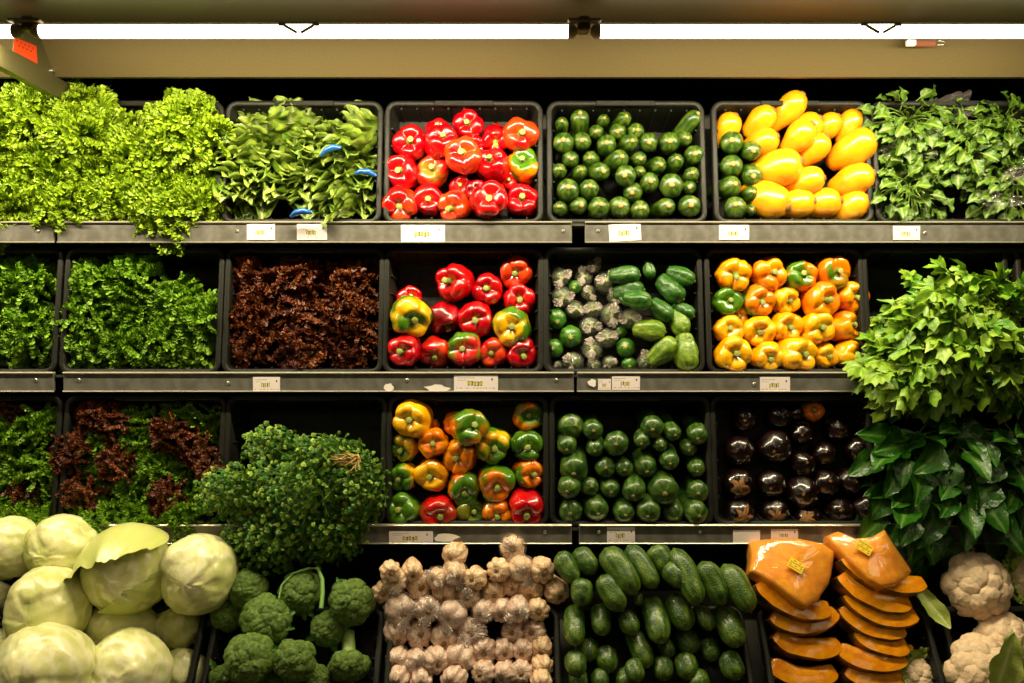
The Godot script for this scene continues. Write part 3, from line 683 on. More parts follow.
		revolve(cx, 6, 30, func(t: float, phi: float) -> Array:
			var rr2 := r * big * t * (0.72 + 0.28 * cos(5.0 * phi) + 0.3 * n3(Vector3(cos(phi), sin(phi), seed_) * 2.0))
			return [Vector3(cos(phi) * rr2, sin(phi) * rr2, r * 1.1 * sqrt(maxf(1.0 - pow(rr2 / r, 2.0), 0.05)) * 1.02 + 0.001 + 0.003 * t * (1.0 if a[3] else 0.0) * n3(Vector3(phi * 2.0, seed_, 1))), lin(96, 58, 24).lerp(lin(150, 104, 44), clampf(0.5 + n3(Vector3(cos(phi) * t * 4.0, sin(phi) * t * 4.0, seed_)), 0.0, 1.0))])
		part(o, "calyx" if a[3] else "blossom_scar", cx.mesh(M.scar))
	# spinach
	for q in [[912, 462, 32, 36, "dark spinach bunch spilling beside the eggplants"], [955, 448, 50, 30, "dark spinach bunch lying along the third shelf crate rim"], [960, 500, 50, 40, "spinach bunch with the largest leaves, over the cauliflower"], [1012, 470, 36, 60, "dark spinach bunch at the end of the third shelf"], [910, 515, 34, 34, "spinach bunch hanging beside the pumpkin slices"]]:
		bunch("spinach_bunch", q[4], "spinach bunches", W(q[0] + 10, q[1] - 20, -0.04), oval(q[0], q[1], q[2], q[3], 0.0, 0.08, 26, 0.6), "spinach", 0.9, lin(96, 140, 60))

func cilantro(n: float) -> void:
	var k := 0
	for q in [[272, 446, 26, 18, 0.0], [325, 456, 44, 20, 0.02], [235, 492, 36, 26, 0.05], [295, 492, 52, 36, 0.07], [358, 488, 28, 36, 0.05], [265, 540, 44, 32, 0.06], [322, 532, 42, 32, 0.05]]:
		var neck := W(q[0] + 20, q[1] - 10, n - 0.07 + q[4])
		var o := thing("cilantro_bunch", ["cilantro bunch against the back of its crate", "cilantro bunch with bare tan roots showing", "cilantro bunch spilling towards the mixed lettuce", "full cilantro bunch in the middle of the heap", "cilantro bunch beside the mixed peppers", "cilantro bunch hanging over the broccoli", "cilantro bunch hanging lowest over the third rail"][k], "herbs", Transform3D(Basis.IDENTITY, neck), "cilantro bunches")
		var lf := MB.new(); var st := MB.new()
		for e in oval(q[0], q[1], q[2], q[3], n - 0.03 + q[4], 0.06, 470, 0.5):
			var p: Vector3 = e[0] - neck + D3(Vector3(rng.randf_range(-0.014, 0.014), rng.randf_range(-0.016, 0.014), rng.randf_range(-0.022, 0.016)))
			var y: Vector3 = (p.normalized() * 0.5 + e[2] * 0.6 + D3(Vector3(rng.randf_range(-0.6, 0.6), rng.randf_range(-0.9, 0.3), 0))).normalized()
			var f: Vector3 = (e[1] + D3(Vector3(rng.randf_range(-0.8, 0.8), rng.randf_range(-0.6, 0.8), 0))).normalized()
			var z := (f - y * f.dot(y)).normalized()
			var x := y.cross(z)
			var s := rng.randf_range(0.007, 0.0125)
			var c := lin(46, 106, 20).lerp(lin(160, 190, 70), pow(rng.randf(), 1.5))
			for lobe: float in [-1.0, 0.0, 1.0]:
				var d := (y * (1.0 - 0.25 * absf(lobe)) + x * lobe * 0.8).normalized()
				var w := d.cross(z).normalized()
				var l := s * (1.0 if lobe == 0.0 else 0.8)
				var tip := p + d * l - z * l * 0.15
				lf.tri_fan(PackedVector3Array([p, p + d * l * 0.35 - w * l * 0.28 + z * 0.001, p + d * l * 0.75 - w * l * 0.42, tip - w * l * 0.12, p + d * l * 0.86, tip + w * l * 0.16, p + d * l * 0.72 + w * l * 0.42, p + d * l * 0.33 + w * l * 0.28 + z * 0.001]), c * (1.0 - 0.08 * lobe))
			if rng.randf() < 0.4:
				st.tube(PackedVector3Array([p * 0.15, p * 0.6 + f * 0.01, p]), PackedFloat32Array([0.0012, 0.001, 0.0007]), 4, lin(86, 134, 50))
		var leaves := part(o, "leaves", lf.mesh(M.leaf))
		leaves.set_meta("kind", "stuff")
		part(o, "stems", st.mesh(M.stem))
		if k == 1:
			var rt := MB.new()
			for j in 26:
				var a := W(352 + rng.randf_range(-6, 8), 458 + rng.randf_range(-4, 6), n + 0.07)
				var b := a + D3(Vector3(rng.randf_range(-0.06, 0.02), rng.randf_range(-0.028, 0.02), rng.randf_range(-0.01, 0.02)))
				rt.tube(PackedVector3Array([a - neck, (a + b) / 2 - neck + D3(Vector3(0, rng.randf_range(-0.005, 0.008), 0.006)), b - neck]), PackedFloat32Array([0.0022, 0.0014, 0.0006]), 5, lin(196, 160, 96), lin(170, 120, 66))
			var roots := part(o, "roots", rt.mesh(M.stem))
			roots.set_meta("label", "thin tan roots")
		k += 1

func deck_crate(px: float, label: String, zoom := []) -> Dictionary:
	# px: the crate's middle, read at the height of its upper rim
	var s := (DIST - 0.14) / DIST
	var u := (px - 512.0) * K * s
	var lip_px := 512.0 + u / (K * (DIST - DECK_N) / DIST)
	var c := crate(lip_px, DECK_LIP, DECK_N, DECK_TILT, 0.105, label, "crates on the bottom deck", zoom)
	return c

func fill_deck() -> void:
	var c0 := deck_crate(117, "bottom deck crate of iceberg lettuce", [0, 510, 0.2532])
	deck_crate(-65, "bottom deck crate of iceberg lettuce at the case joint")
	var c1 := deck_crate(297, "bottom deck crate of broccoli", [200, 550, 0.1947])
	var c2 := deck_crate(474, "bottom deck crate of garlic bulbs", [365, 525, 0.2314])
	var c3 := deck_crate(660, "bottom deck crate of cucumbers", [545, 530, 0.224])
	var c4 := deck_crate(846, "bottom deck crate of pumpkin slices", [740, 515, 0.246])
	var c5 := deck_crate(1030, "bottom deck crate of cauliflower", [890, 530, 0.2241])
	# iceberg lettuce: x, y, r, label
	for a in [[490, 465, 140, "pale iceberg lettuce in shade under the largest head"], [290, 470, 110, "iceberg lettuce wedged deep between two round heads"], [710, 455, 95, "small iceberg lettuce in the crate corner beside the broccoli"], [712, 640, 95, "iceberg lettuce below the small corner head"], [-25, 375, 88, "iceberg lettuce at the case joint with green outer leaf"], [40, 145, 112, "iceberg lettuce under the mixed lettuce, beside the joint"], [-30, 560, 90, "iceberg lettuce deep at the case joint"], [250, 150, 125, "iceberg lettuce with folded leaf edges, between two heads of the upper row"], [785, 250, 146, "bright round iceberg lettuce beside the hanging cilantro"], [510, 230, 160, "large iceberg lettuce with loose ruffled outer leaves"], [190, 392, 152, "smooth pale iceberg lettuce in the middle of the heap"], [180, 650, 180, "big iceberg lettuce with a long leaf rib across it"], [505, 630, 156, "iceberg lettuce with a creased bright crown"]]:
		var at := zp(c0, a[0], a[1])
		var q := rest(c0, at.x, at.y, a[2] * c0.zs, 0.8, 0.17 if a[1] < 260 else 0.0)
		var seed_ := int(absf(a[0]) * 3 + a[1])
		var r: float = q[1]
		var o := thing("iceberg_lettuce", a[3], "lettuce", Transform3D(facing(N, seed_ * 0.1), q[0]), "iceberg lettuces")
		part(o, "head", wrapped_ball(seed_, r * 0.94, lin(204, 208, 124), lin(230, 226, 166), lin(240, 236, 194)))
		for k in 2 if a[2] == 160 else 1 if a[1] < 160 else 0:
			var g := rng.randf() * TAU
			var al := rng.randf_range(0.95, 1.35)
			if a[2] == 160 and k == 0: g = 1.9 - seed_ * 0.1; al = 1.25
			var d := Vector3(cos(g) * sin(al), sin(g) * sin(al), cos(al))
			var y := Vector3(-cos(g) * cos(al), -sin(g) * cos(al), sin(al))
			var b := Basis(y.cross(d), y, d)
			part(o, "outer_leaf", cap_leaf(seed_ + k, r * 1.01, rng.randf_range(0.8, 1.3), rng.randf_range(0.0, 0.03) if not (a[2] == 160 and k == 0) else 0.3, lin(208, 210, 134), lin(196, 204, 108), M.cabbage), Transform3D(b, Vector3.ZERO))
	broccoli(c1)
	# garlic
	for a in [[75, 290, 42], [130, 238, 46], [110, 200, 40], [205, 200, 40], [235, 262, 52], [385, 130, 46], [390, 210, 46], [345, 290, 50], [310, 230, 40], [475, 230, 46], [638, 98, 46], [578, 195, 47], [672, 188, 49], [765, 195, 49], [448, 308, 46], [555, 290, 46], [632, 262, 42], [715, 277, 50], [828, 287, 50], [155, 367, 58], [268, 364, 52], [375, 387, 55], [512, 372, 44], [595, 372, 46], [660, 368, 46], [748, 367, 44], [135, 472, 52], [235, 472, 53], [342, 487, 54], [458, 462, 60], [640, 457, 47], [728, 457, 49], [140, 582, 47], [220, 592, 49], [305, 587, 54], [412, 577, 62], [515, 542, 50], [600, 542, 44], [680, 542, 44], [762, 532, 44], [765, 612, 46], [510, 637, 49], [600, 642, 46], [675, 637, 46], [145, 662, 46], [245, 670, 46], [385, 668, 52], [760, 678, 42]]:
		var at := zp(c2, a[0], a[1])
		var q := rest(c2, at.x, at.y, a[2] * c2.zs * 1.12, 0.74, 0.15 if a[1] < 250 else 0.115 if a[1] < 420 else 0.085)
		var seed_ := int(a[0] * 5 + a[1] * 3)
		var warm: bool = a[1] < 330 or a[0] > 740
		var m := garlic_mesh(seed_, q[1], lin(230, 192, 150) if warm else lin(218, 186, 170), lin(250, 234, 204) if warm else lin(246, 230, 218))
		var dir := Vector3(rng.randf_range(-0.5, 0.5), rng.randf_range(-0.55, 0.25), 1)
		var o := thing("garlic_bulb", "cream garlic bulb on the upper heap above the crate rim" if a[1] < 330 else "pinkish garlic bulb stacked inside the garlic crate", "garlic", Transform3D(facing(D3(dir), seed_), q[0]), "garlic of the upper heap" if a[1] < 330 else "garlic inside the crate")
		in_crate(o, "broccoli|garlic crate", "cream garlic bulb" if warm else "pinkish garlic bulb", at.x, at.y, a[2] * c2.zs)
		part(o, "cloves", m[0]); part(o, "root_plate", m[1])
		if seed_ % 4 == 0:
			part(o, "film_wrap", film_mesh(seed_, q[1] * 0.98, Vector3(1, 1, 0.9)))
			film_glints(o, q[1] * 0.9, seed_)
	# cucumbers: blossom end, far end, radius
	for a in [[150, 690, 150, 670, 42], [360, 690, 360, 670, 42], [250, 690, 245, 670, 40], [690, 700, 690, 680, 45], [140, 625, 140, 600, 46], [280, 610, 278, 575, 48], [410, 655, 388, 620, 42], [530, 645, 528, 615, 45], [640, 640, 634, 605, 50], [850, 640, 832, 605, 52], [198, 562, 194, 525, 42], [745, 560, 738, 530, 42], [648, 525, 643, 495, 50], [550, 548, 545, 520, 36], [450, 590, 420, 505, 48], [135, 490, 135, 385, 46], [255, 445, 248, 375, 45], [388, 445, 368, 400, 42], [625, 415, 598, 345, 54], [730, 425, 714, 365, 39], [850, 490, 833, 395, 58], [165, 312, 165, 255, 48], [418, 322, 415, 300, 22], [330, 335, 262, 225, 50], [515, 475, 492, 350, 54], [125, 212, 60, 122, 44], [205, 172, 152, 92, 46], [675, 305, 618, 105, 48], [540, 165, 498, 95, 54], [480, 235, 385, 90, 44], [615, 225, 545, 170, 48], [780, 305, 728, 165, 54], [905, 335, 838, 175, 54], [385, 255, 288, 105, 60]]:
		var up: bool = a[1] < 345
		long_gourd(c3, "cucumber", "cucumber", "slanting green cucumber" if up else "green cucumber end", "cucumbers on top of the heap" if up else "cucumbers in the crate", a, "cucumber", M.cucumber, lin(48, 88, 22), lin(136, 160, 54), [lin(150, 130, 70), lin(96, 90, 40), 0.13], 0.45 if up else 1.2, 0.15 if up else 0.125 if a[1] < 520 else 0.09, "garlic|bottom deck")
	pumpkins(c4)
	cauliflowers(c5)

var floret_cache := {}
func florets(kind: String) -> Array:
	if not floret_cache.has(kind):
		var out := []
		for k in 4:
			if kind == "broccoli": out.append(floret_mesh(k, 0.022, lin(60, 90, 26), lin(102, 128, 42), 8.5, 0.15, M.broccoli, 0.13))
			else: out.append(floret_mesh(k + 8, 0.022, lin(226, 194, 156), lin(240, 212, 178), 7.0, 0.1, M.cauli, 0.1))
		floret_cache[kind] = out
	return floret_cache[kind]
func crown(o: Node3D, r: float, kind: String, count: int, cover := 1.35) -> void:
	var vs := florets(kind)
	for k in count:
		var th := acos(1.0 - (1.0 - cos(cover)) * (k + 0.5) / count)
		var ph := k * 2.39996
		var d := Vector3(sin(th) * cos(ph), sin(th) * sin(ph), cos(th))
		var s := r / 0.022 * rng.randf_range(0.34, 0.44) * (6.0 / sqrt(count * 2.2))
		var x := d.cross(Vector3(0.2, 1, 0.1)).normalized()
		var b := (Basis(x, d.cross(x), d) * Basis(Vector3(0, 0, 1), rng.randf() * TAU)).scaled_local(Vector3(s, s, s))
		part(o, "floret", vs[k % vs.size()], Transform3D(b, d * (r - 0.022 * s * 0.85) * Vector3(1, 1, 0.9)))
func broccoli(c: Dictionary) -> void:
	for a in [[150, 330, 90, "broccoli crown in the dark corner beside the iceberg lettuce", 0], [250, 200, 105, "broccoli crown in the dark under the hanging cilantro", 0], [660, 400, 95, "broccoli crown half buried below the crown by the garlic", 0], [600, 660, 80, "broccoli crown low at the crate front", 0], [120, 650, 70, "broccoli crown beside the iceberg crate wall", 0], [390, 680, 70, "small broccoli crown between two big ones", 0], [345, 360, 132, "wide flat broccoli crown in the middle of the crate", 0], [780, 262, 120, "round broccoli crown beside the garlic", 0], [520, 215, 112, "broccoli crown ringed by a bent pale stem", 2], [490, 560, 112, "broccoli crown with leafy edges behind the cut stem", 0], [255, 560, 130, "broad dark broccoli crown at the crate wall", 0], [765, 570, 112, "upturned broccoli showing its pale cut stem", 1]]:
		var at := zp(c, a[0], a[1])
		var q := rest(c, at.x, at.y, a[2] * c.zs, 0.8, 0.125 if a[1] < 300 else 0.095)
		var r: float = q[1]
		var o := thing("broccoli", a[3], "broccoli", Transform3D(facing(D3(Vector3(rng.randf_range(-0.2, 0.2), rng.randf_range(0.0, 0.4), 1)), rng.randf() * TAU), q[0]), "broccoli crowns")
		if a[4] == 1: o.transform = Transform3D(facing(D3(Vector3(0.1, -0.5, 0.45))), q[0])
		crown(o, r, "broccoli", 16)
		var st := MB.new()
		st.tube(PackedVector3Array([Vector3(0, 0, r * 0.3), Vector3(0, 0, -r * 0.2), Vector3(0, 0, -r * (1.35 if a[4] == 1 else 0.7))]), PackedFloat32Array([r * 0.5, r * 0.32, r * 0.28]), 12, lin(104, 140, 66), lin(142, 164, 88))
		part(o, "stem", st.mesh(M.stem))
		if a[4] == 1:
			for k in 7:
				var g := k * TAU / 7
				var br := MB.new()
				br.tube(PackedVector3Array([Vector3(0, 0, -r * 0.55), Vector3(cos(g), sin(g), 0) * r * 0.4 + Vector3(0, 0, -r * 0.12), Vector3(cos(g), sin(g), 0) * r * 0.68 + Vector3(0, 0, r * 0.25)]), PackedFloat32Array([r * 0.14, r * 0.13, r * 0.16]), 8, lin(120, 156, 74), lin(96, 134, 56))
				part(o, "branch", br.mesh(M.stem))
			var cut := MB.new()
			cut.tube(PackedVector3Array([Vector3(0, 0, -r * 1.34), Vector3(0, 0, -r * 1.37)]), PackedFloat32Array([r * 0.27, r * 0.24]), 12, lin(206, 160, 92))
			part(o, "cut_face", cut.mesh(M.stem)).set_meta("label", "tan cut end of the stem")
		if a[4] == 2:
			var lp := MB.new()
			var inv := o.transform.affine_inverse()
			var pts := PackedVector3Array()
			for z in [[405, 250], [420, 180], [480, 120], [560, 95], [605, 95], [628, 150], [630, 220], [622, 300]]:
				var zz := zp(c, z[0], z[1])
				pts.append(inv * over(c, zz.x, zz.y, q[2] + r * 0.85))
			lp.tube(pts, PackedFloat32Array([0.002, 0.0025, 0.003, 0.0035, 0.004, 0.0048, 0.005, 0.005]), 8, lin(112, 160, 70))
			part(o, "loose_stem", lp.mesh(M.stem))
		for k in 3:
			var g := rng.randf() * TAU
			var y := Vector3(cos(g), sin(g), 0.35).normalized()
			var z2 := (Vector3(0, 0, 1) - y * y.z).normalized()
			part(o, "leaf", leaf_variants("pale_green")[k], Transform3D(Basis(y.cross(z2), y, z2).scaled_local(Vector3.ONE * 0.4), y * r * 0.75))
func cauliflowers(c: Dictionary) -> void:
	for a in [[350, 105, 100, "cauliflower in shade under the spinach leaves", 0], [120, 650, 85, "small cauliflower closed in pale green leaves", 5], [610, 230, 110, "leafy cauliflower beside the whitest head", 6], [490, 490, 130, "cauliflower between the whitest head and the leaf covered one", 0], [400, 640, 165, "large cauliflower with a broad green leaf across it", 0], [375, 250, 150, "whitest cauliflower head with a bare stem", 0]]:
		var at := zp(c, a[0], a[1])
		var q := rest(c, at.x, at.y, a[2] * c.zs, 0.8)
		var r: float = q[1]
		var o := thing("cauliflower", a[3], "cauliflower", Transform3D(facing(D3(Vector3(0.0, 0.45, 1))), q[0]), "cauliflower heads")
		crown(o, r, "cauliflower", 22, 1.5)
		var st := MB.new()
		st.tube(PackedVector3Array([Vector3(0, 0, r * 0.3), Vector3(0, -r * 0.3, -r * 0.1), Vector3(0, -r * 0.7, -r * 0.4)]), PackedFloat32Array([r * 0.5, r * 0.4, r * 0.3]), 12, lin(206, 200, 130), lin(178, 190, 104))
		part(o, "stem", st.mesh(M.stem))
		if a[4] >= 5:
			for k in 16:
				var g := k * 2.39996
				var y := Vector3(cos(g) * 0.5, sin(g) * 0.5, 1.0).normalized()
				var z2 := Vector3(-cos(g), -sin(g), 0.5); z2 = (z2 - y * y.dot(z2)).normalized()
				part(o, "leaf", leaf_variants("pale")[k % 5], Transform3D(Basis(y.cross(z2), y, z2).scaled_local(Vector3.ONE * r / 0.1), Vector3(cos(g), sin(g), 0) * r * (0.4 + 0.5 * k / 16.0)))
			continue
		for k in a[4]:
			var g: float = TAU * (k + 0.3) / a[4] + 0.5
			var y := Vector3(cos(g) * 0.55, sin(g) * 0.55, 0.9).normalized()
			var z2 := Vector3(-cos(g), -sin(g), 0.3); z2 = (z2 - y * y.dot(z2)).normalized()
			part(o, "leaf", leaf_variants("collar")[k % 5], Transform3D(Basis(y.cross(z2), y, z2).scaled_local(Vector3.ONE * r / 0.08), Vector3(cos(g), sin(g), 0) * r * 0.95 + Vector3(0, 0, -r * 0.5)))
		if a[2] == 165:
			var y := D3(Vector3(0.28, 1, 0.15)).normalized()
			var z2 := (N - y * y.dot(N)).normalized()
			var inv := o.transform.basis.inverse()
			var zz := zp(c, 470, 720)
			var base := over(c, zz.x, zz.y, q[2] + r * 1.02)
			part(o, "leaf", leaf_variants("light")[0], o.transform.affine_inverse() * Transform3D(Basis(y.cross(z2), y, z2).scaled_local(Vector3.ONE * 1.05), base))
	for z in [[150, 290, 270, 440, "loose cauliflower leaf lying over the pumpkin crate wall", 1]]:
		var p0 := zp(c, z[0], z[1]); var p1 := zp(c, z[2], z[3])
		var a := over(c, p1.x, p1.y, 0.13); var b := over(c, p0.x, p0.y, 0.13)
		var y := (b - a).normalized(); var z2 := (N - y * y.dot(N)).normalized()
		var o := thing("cauliflower_leaf", z[4], "leaf", Transform3D(Basis(y.cross(z2), y, z2), a))
		part(o, "blade", leaf_variants("light")[2], Transform3D(Basis.from_scale(Vector3(0.6, 1, 1)), Vector3.ZERO))

func prism(out: Array, poly: Array, c: Dictionary, h: float, thick: float, seed_: int, o: Node3D) -> void:
	# a slab of flesh with a rounded, slightly domed face; poly in zoom pixels, clockwise
	var inv := o.transform.affine_inverse()
	var ring := PackedVector3Array()
	var mid := Vector3.ZERO
	for q in poly:
		var z := zp(c, q[0], q[1])
		var p := inv * over(c, z.x, z.y, h + (q[2] if q.size() > 2 else 0.0))
		ring.append(p); mid += p
	mid /= poly.size()
	# resample
	var fine := PackedVector3Array()
	for k in ring.size():
		for s in 4: fine.append(ring[k].lerp(ring[(k + 1) % ring.size()], s / 4.0))
	var nn := (inv.basis * (c.nn as Vector3)).normalized()
	var bend := Vector3(0.8, -0.6, 0)
	var mb := MB.new()
	var pts := PackedVector3Array(); var col := PackedColorArray()
	var lay := [[0.0, 0.0], [0.35, 0.0], [0.7, 0.0], [0.9, -0.001], [0.975, -0.004], [1.0, -0.01], [1.0, -thick + 0.006], [0.96, -thick]]
	for l in lay:
		for p in fine:
			var q: Vector3 = mid.lerp(p, l[0]) + nn * l[1]
			q -= nn * 2.2 * pow((q - mid).dot(bend), 2.0)
			q += nn * 0.004 * n3(q * 14.0 + Vector3(seed_, 0, 0))
			pts.append(q)
			col.append(lin(242, 146, 4).lerp(lin(250, 172, 14), clampf(0.5 + n3(q * 25.0 + Vector3(seed_, 0, 0)), 0.0, 1.0)))
	mb.grid(pts, col, fine.size(), lay.size(), true)
	part(o, "flesh", mb.mesh(M.pumpkin))
	var rb := MB.new()
	var rp := PackedVector3Array(); var rc := PackedColorArray()
	for l in [[0.985, -thick + 0.004], [0.99, -thick - 0.003], [0.8, -thick - 0.006], [0.0, -thick - 0.008]]:
		for p in fine:
			var q: Vector3 = mid.lerp(p, l[0]) + nn * l[1]
			rp.append(q - nn * 2.2 * pow((q - mid).dot(bend), 2.0)); rc.append(lin(60, 66, 24).lerp(lin(150, 110, 30), clampf(0.5 + n3(p * 30.0), 0.0, 1.0)))
	rb.grid(rp, rc, fine.size(), 4, true)
	part(o, "rind", rb.mesh(M.pumpkin))
	var fb := MB.new()
	var fp := PackedVector3Array(); var fc := PackedColorArray()
	for l in [[0.0, 0.002], [0.2, 0.002], [0.4, 0.002], [0.6, 0.002], [0.8, 0.002], [0.95, 0.001], [1.015, -0.008], [1.02, -thick]]:
		for p in fine:
			var q: Vector3 = mid.lerp(p, l[0]) + nn * l[1]
			q += nn * (0.0016 * n3(q * 55.0 + Vector3(0, seed_, 0)) + 0.0016 * absf(n3(q * 28.0)) - 2.2 * pow((q - mid).dot(bend), 2.0))
			fp.append(q); fc.append(Color.WHITE)
	fb.grid(fp, fc, fine.size(), 8, true)
	part(o, "film_wrap", fb.mesh(M.cling))
	out.append(mid + nn * 0.008)

func pumpkins(c: Dictionary) -> void:
	# the crescents lie in two stacks: x, y of the middle, half width, angle, height over the crate floor (zoom pixels / metres)
	var list := [[245, 660, 150, 0.1, 0.05, "pumpkin wedge under film at the foot of the first stack"], [265, 545, 150, 0.12, 0.075, "pumpkin crescent with a pale rim, second from the foot of the first stack"], [255, 445, 150, -0.05, 0.1, "deep orange pumpkin wedge in the middle of the first stack"], [200, 375, 165, 0.35, 0.125, "long pumpkin crescent under the labelled slab of the first stack"],
		[535, 670, 130, 0.05, 0.05, "pumpkin wedge at the foot of the second stack"], [525, 600, 150, 0.12, 0.07, "pumpkin crescent low in the second stack"], [560, 530, 120, 0.3, 0.085, "short pumpkin wedge in the second stack"], [520, 460, 145, 0.35, 0.1, "pumpkin crescent with shiny film and green rind"], [555, 410, 160, 0.28, 0.118, "pumpkin crescent under the curved ones of the second stack"], [525, 345, 160, 0.4, 0.135, "pumpkin crescent bent around the second stack"], [565, 275, 180, 0.32, 0.155, "longest pumpkin crescent under the upper slab"], [660, 560, 50, 0.9, 0.05, "end of a pumpkin wedge beside the crate wall"]]
	var k := 0
	for a in list:
		var at := zp(c, a[0], a[1])
		var p := over(c, at.x, at.y, a[4])
		var half: float = a[2] * c.zs * K * ((CAM - p).dot(N) / DIST)
		var o := thing("pumpkin_wedge", a[5], "pumpkin", Transform3D(facing(N + V * 0.45, -a[3]), p), "wrapped pumpkin slices")
		var arc := 1.25
		var R := half / sin(arc / 2.0)
		var m := wedge_mesh(k * 7 + 3, R, arc, 0.042, 0.06, lin(240, 142, 4), lin(248, 170, 16), lin(60, 70, 24))
		part(o, "flesh", m[0]); part(o, "rind", m[1])
		k += 1
	var top := [
		[[[52, 85], [130, 85], [250, 92], [345, 112], [392, 140], [388, 200], [375, 265], [330, 330], [275, 370], [225, 345], [150, 285], [80, 235], [45, 215], [55, 150]], 0.19, "broad pumpkin slab in film with a yellow label, on the first stack", [228, 205, -0.6], 0.05],
		[[[365, 65], [405, 50], [470, 88], [540, 85], [590, 55], [620, 100], [665, 160], [712, 215], [690, 245], [640, 280], [580, 290], [520, 260], [450, 190]], 0.205, "square cut pumpkin slab in film with a yellow label, on the second stack", [505, 132, -0.65], 0.045]]
	for t in top:
		var out := []
		var z0 := zp(c, t[0][0][0], t[0][0][1])
		var o := thing("pumpkin_slab", t[2], "pumpkin", Transform3D(facing(c.nn), over(c, z0.x, z0.y, t[1] - 0.03)), "wrapped pumpkin slices")
		prism(out, t[0], c, t[1], t[4], k, o)
		var zl := zp(c, t[3][0], t[3][1])
		var lp := o.transform.affine_inverse() * over(c, zl.x, zl.y, t[1] + 0.0085)
		var lab := MB.new()
		var bs := Basis(Vector3(0, 0, 1), t[3][2])
		lab.box(lp, bs * Vector3(0.036, 0, 0), bs * Vector3(0, 0.026, 0), Vector3(0, 0, 0.0012), lin(236, 196, 20))
		var label := part(o, "price_sticker", lab.mesh(M.paint))
		label.set_meta("label", "yellow printed sticker")
		var ink := MB.new()
		for r in 4:
			for x in 5:
				if (r * 3 + x * 2 + k) % 4 == 0: continue
				ink.box(lp + bs * Vector3(-0.0128 + x * 0.0064, 0.0085 - r * 0.0056, 0.0009), bs * Vector3(0.0046, 0, 0), bs * Vector3(0, 0.0016, 0), Vector3(0, 0, 0.0006), lin(90, 80, 20))
		part(label, "print", ink.mesh(M.paint))
		k += 1

# ---- crates ----
const CW := 0.402
const CH := 0.323
var crate_parts := {}
func rr(w: float, h: float, r: float, seg := 5) -> PackedVector2Array:
	var p := PackedVector2Array()
	for k in 4:
		var c := Vector2((w / 2 - r) * (1 if k in [0, 3] else -1), (h / 2 - r) * (1 if k in [0, 1] else -1))
		for s in seg + 1:
			var a := PI / 2 * k + PI / 2 * s / seg
			p.append(c + Vector2(cos(a), sin(a)) * r)
	return p
func sweep_rim(mb: MB, w: float, h: float, r: float, prof: Array) -> void:
	var pts := PackedVector3Array(); var col := PackedColorArray(); var n := 0
	for q in prof:
		var ring := rr(w + 2 * q[0], h + 2 * q[0], r + q[0])
		n = ring.size()
		for e in ring: pts.append(Vector3(e.x, e.y, q[1])); col.append(Color.WHITE)
	mb.grid(pts, col, n, prof.size(), true)
func crate_meshes(depth: float) -> Dictionary:
	if crate_parts.has(depth): return crate_parts[depth]
	var d := {}
	var rim := MB.new()
	sweep_rim(rim, CW, CH, 0.03, [[-0.004, -0.02], [0.0, -0.018], [0.0, -0.005], [-0.0015, -0.0015], [-0.005, 0.0], [-0.011, -0.0005], [-0.0135, -0.003], [-0.0145, -0.008], [-0.0145, -0.02]])
	d.rim = rim.mesh(M.plastic)
	var body := MB.new()
	sweep_rim(body, CW, CH, 0.03, [[-0.0125, -0.006], [-0.016, -0.02], [-0.028, -depth]])
	sweep_rim(body, CW, CH, 0.03, [[-0.024, -depth - 0.003], [-0.012, -0.02], [-0.0105, -0.006]])
	for k in 9:     # upright stiffening ribs inside the long walls, and on the short walls
		var x := (k - 4) * 0.04
		for s in [-1.0, 1.0]:
			body.box(Vector3(x, s * (CH / 2 - 0.0235), -depth * 0.55), Vector3(0.004, 0, 0), Vector3(0, 0.005, 0), Vector3(0, s * 0.011, depth * 0.8))
	for k in 5:
		var y := (k - 2) * 0.045
		for s in [-1.0, 1.0]:
			body.box(Vector3(s * (CW / 2 - 0.0235), y, -depth * 0.55), Vector3(0.005, 0, 0), Vector3(0, 0.004, 0), Vector3(s * 0.011, 0, depth * 0.8))
	d.body = body.mesh(M.plastic)
	var base := MB.new()
	var fan := PackedVector3Array(); var back := PackedVector3Array()
	for e in rr(CW - 0.05, CH - 0.05, 0.012):
		fan.append(Vector3(e.x, e.y, -depth)); back.append(Vector3(e.x, e.y, -depth - 0.004))
	fan.reverse()
	base.tri_fan(fan, Color.WHITE)
	base.tri_fan(back, Color.WHITE)
	for k in 4: base.box(Vector3((k - 1.5) * 0.085, 0, -depth + 0.001), Vector3(0.006, 0, 0), Vector3(0, CH - 0.07, 0), Vector3(0, 0, 0.003))
	for k in 3: base.box(Vector3(0, (k - 1) * 0.08, -depth + 0.0012), Vector3(CW - 0.07, 0, 0), Vector3(0, 0.006, 0), Vector3(0, 0, 0.003))
	d.base = base.mesh(M.plastic)
	var grip := MB.new()
	grip.bevel_box(Vector3(0, CH / 2 - 0.0085, 0.0), Vector3(0.15, 0, 0), Vector3(0, 0.014, 0), Vector3(0, 0, 0.006), 0.002)
	d.grip = grip.mesh(M.plastic)
	crate_parts[depth] = d
	return d
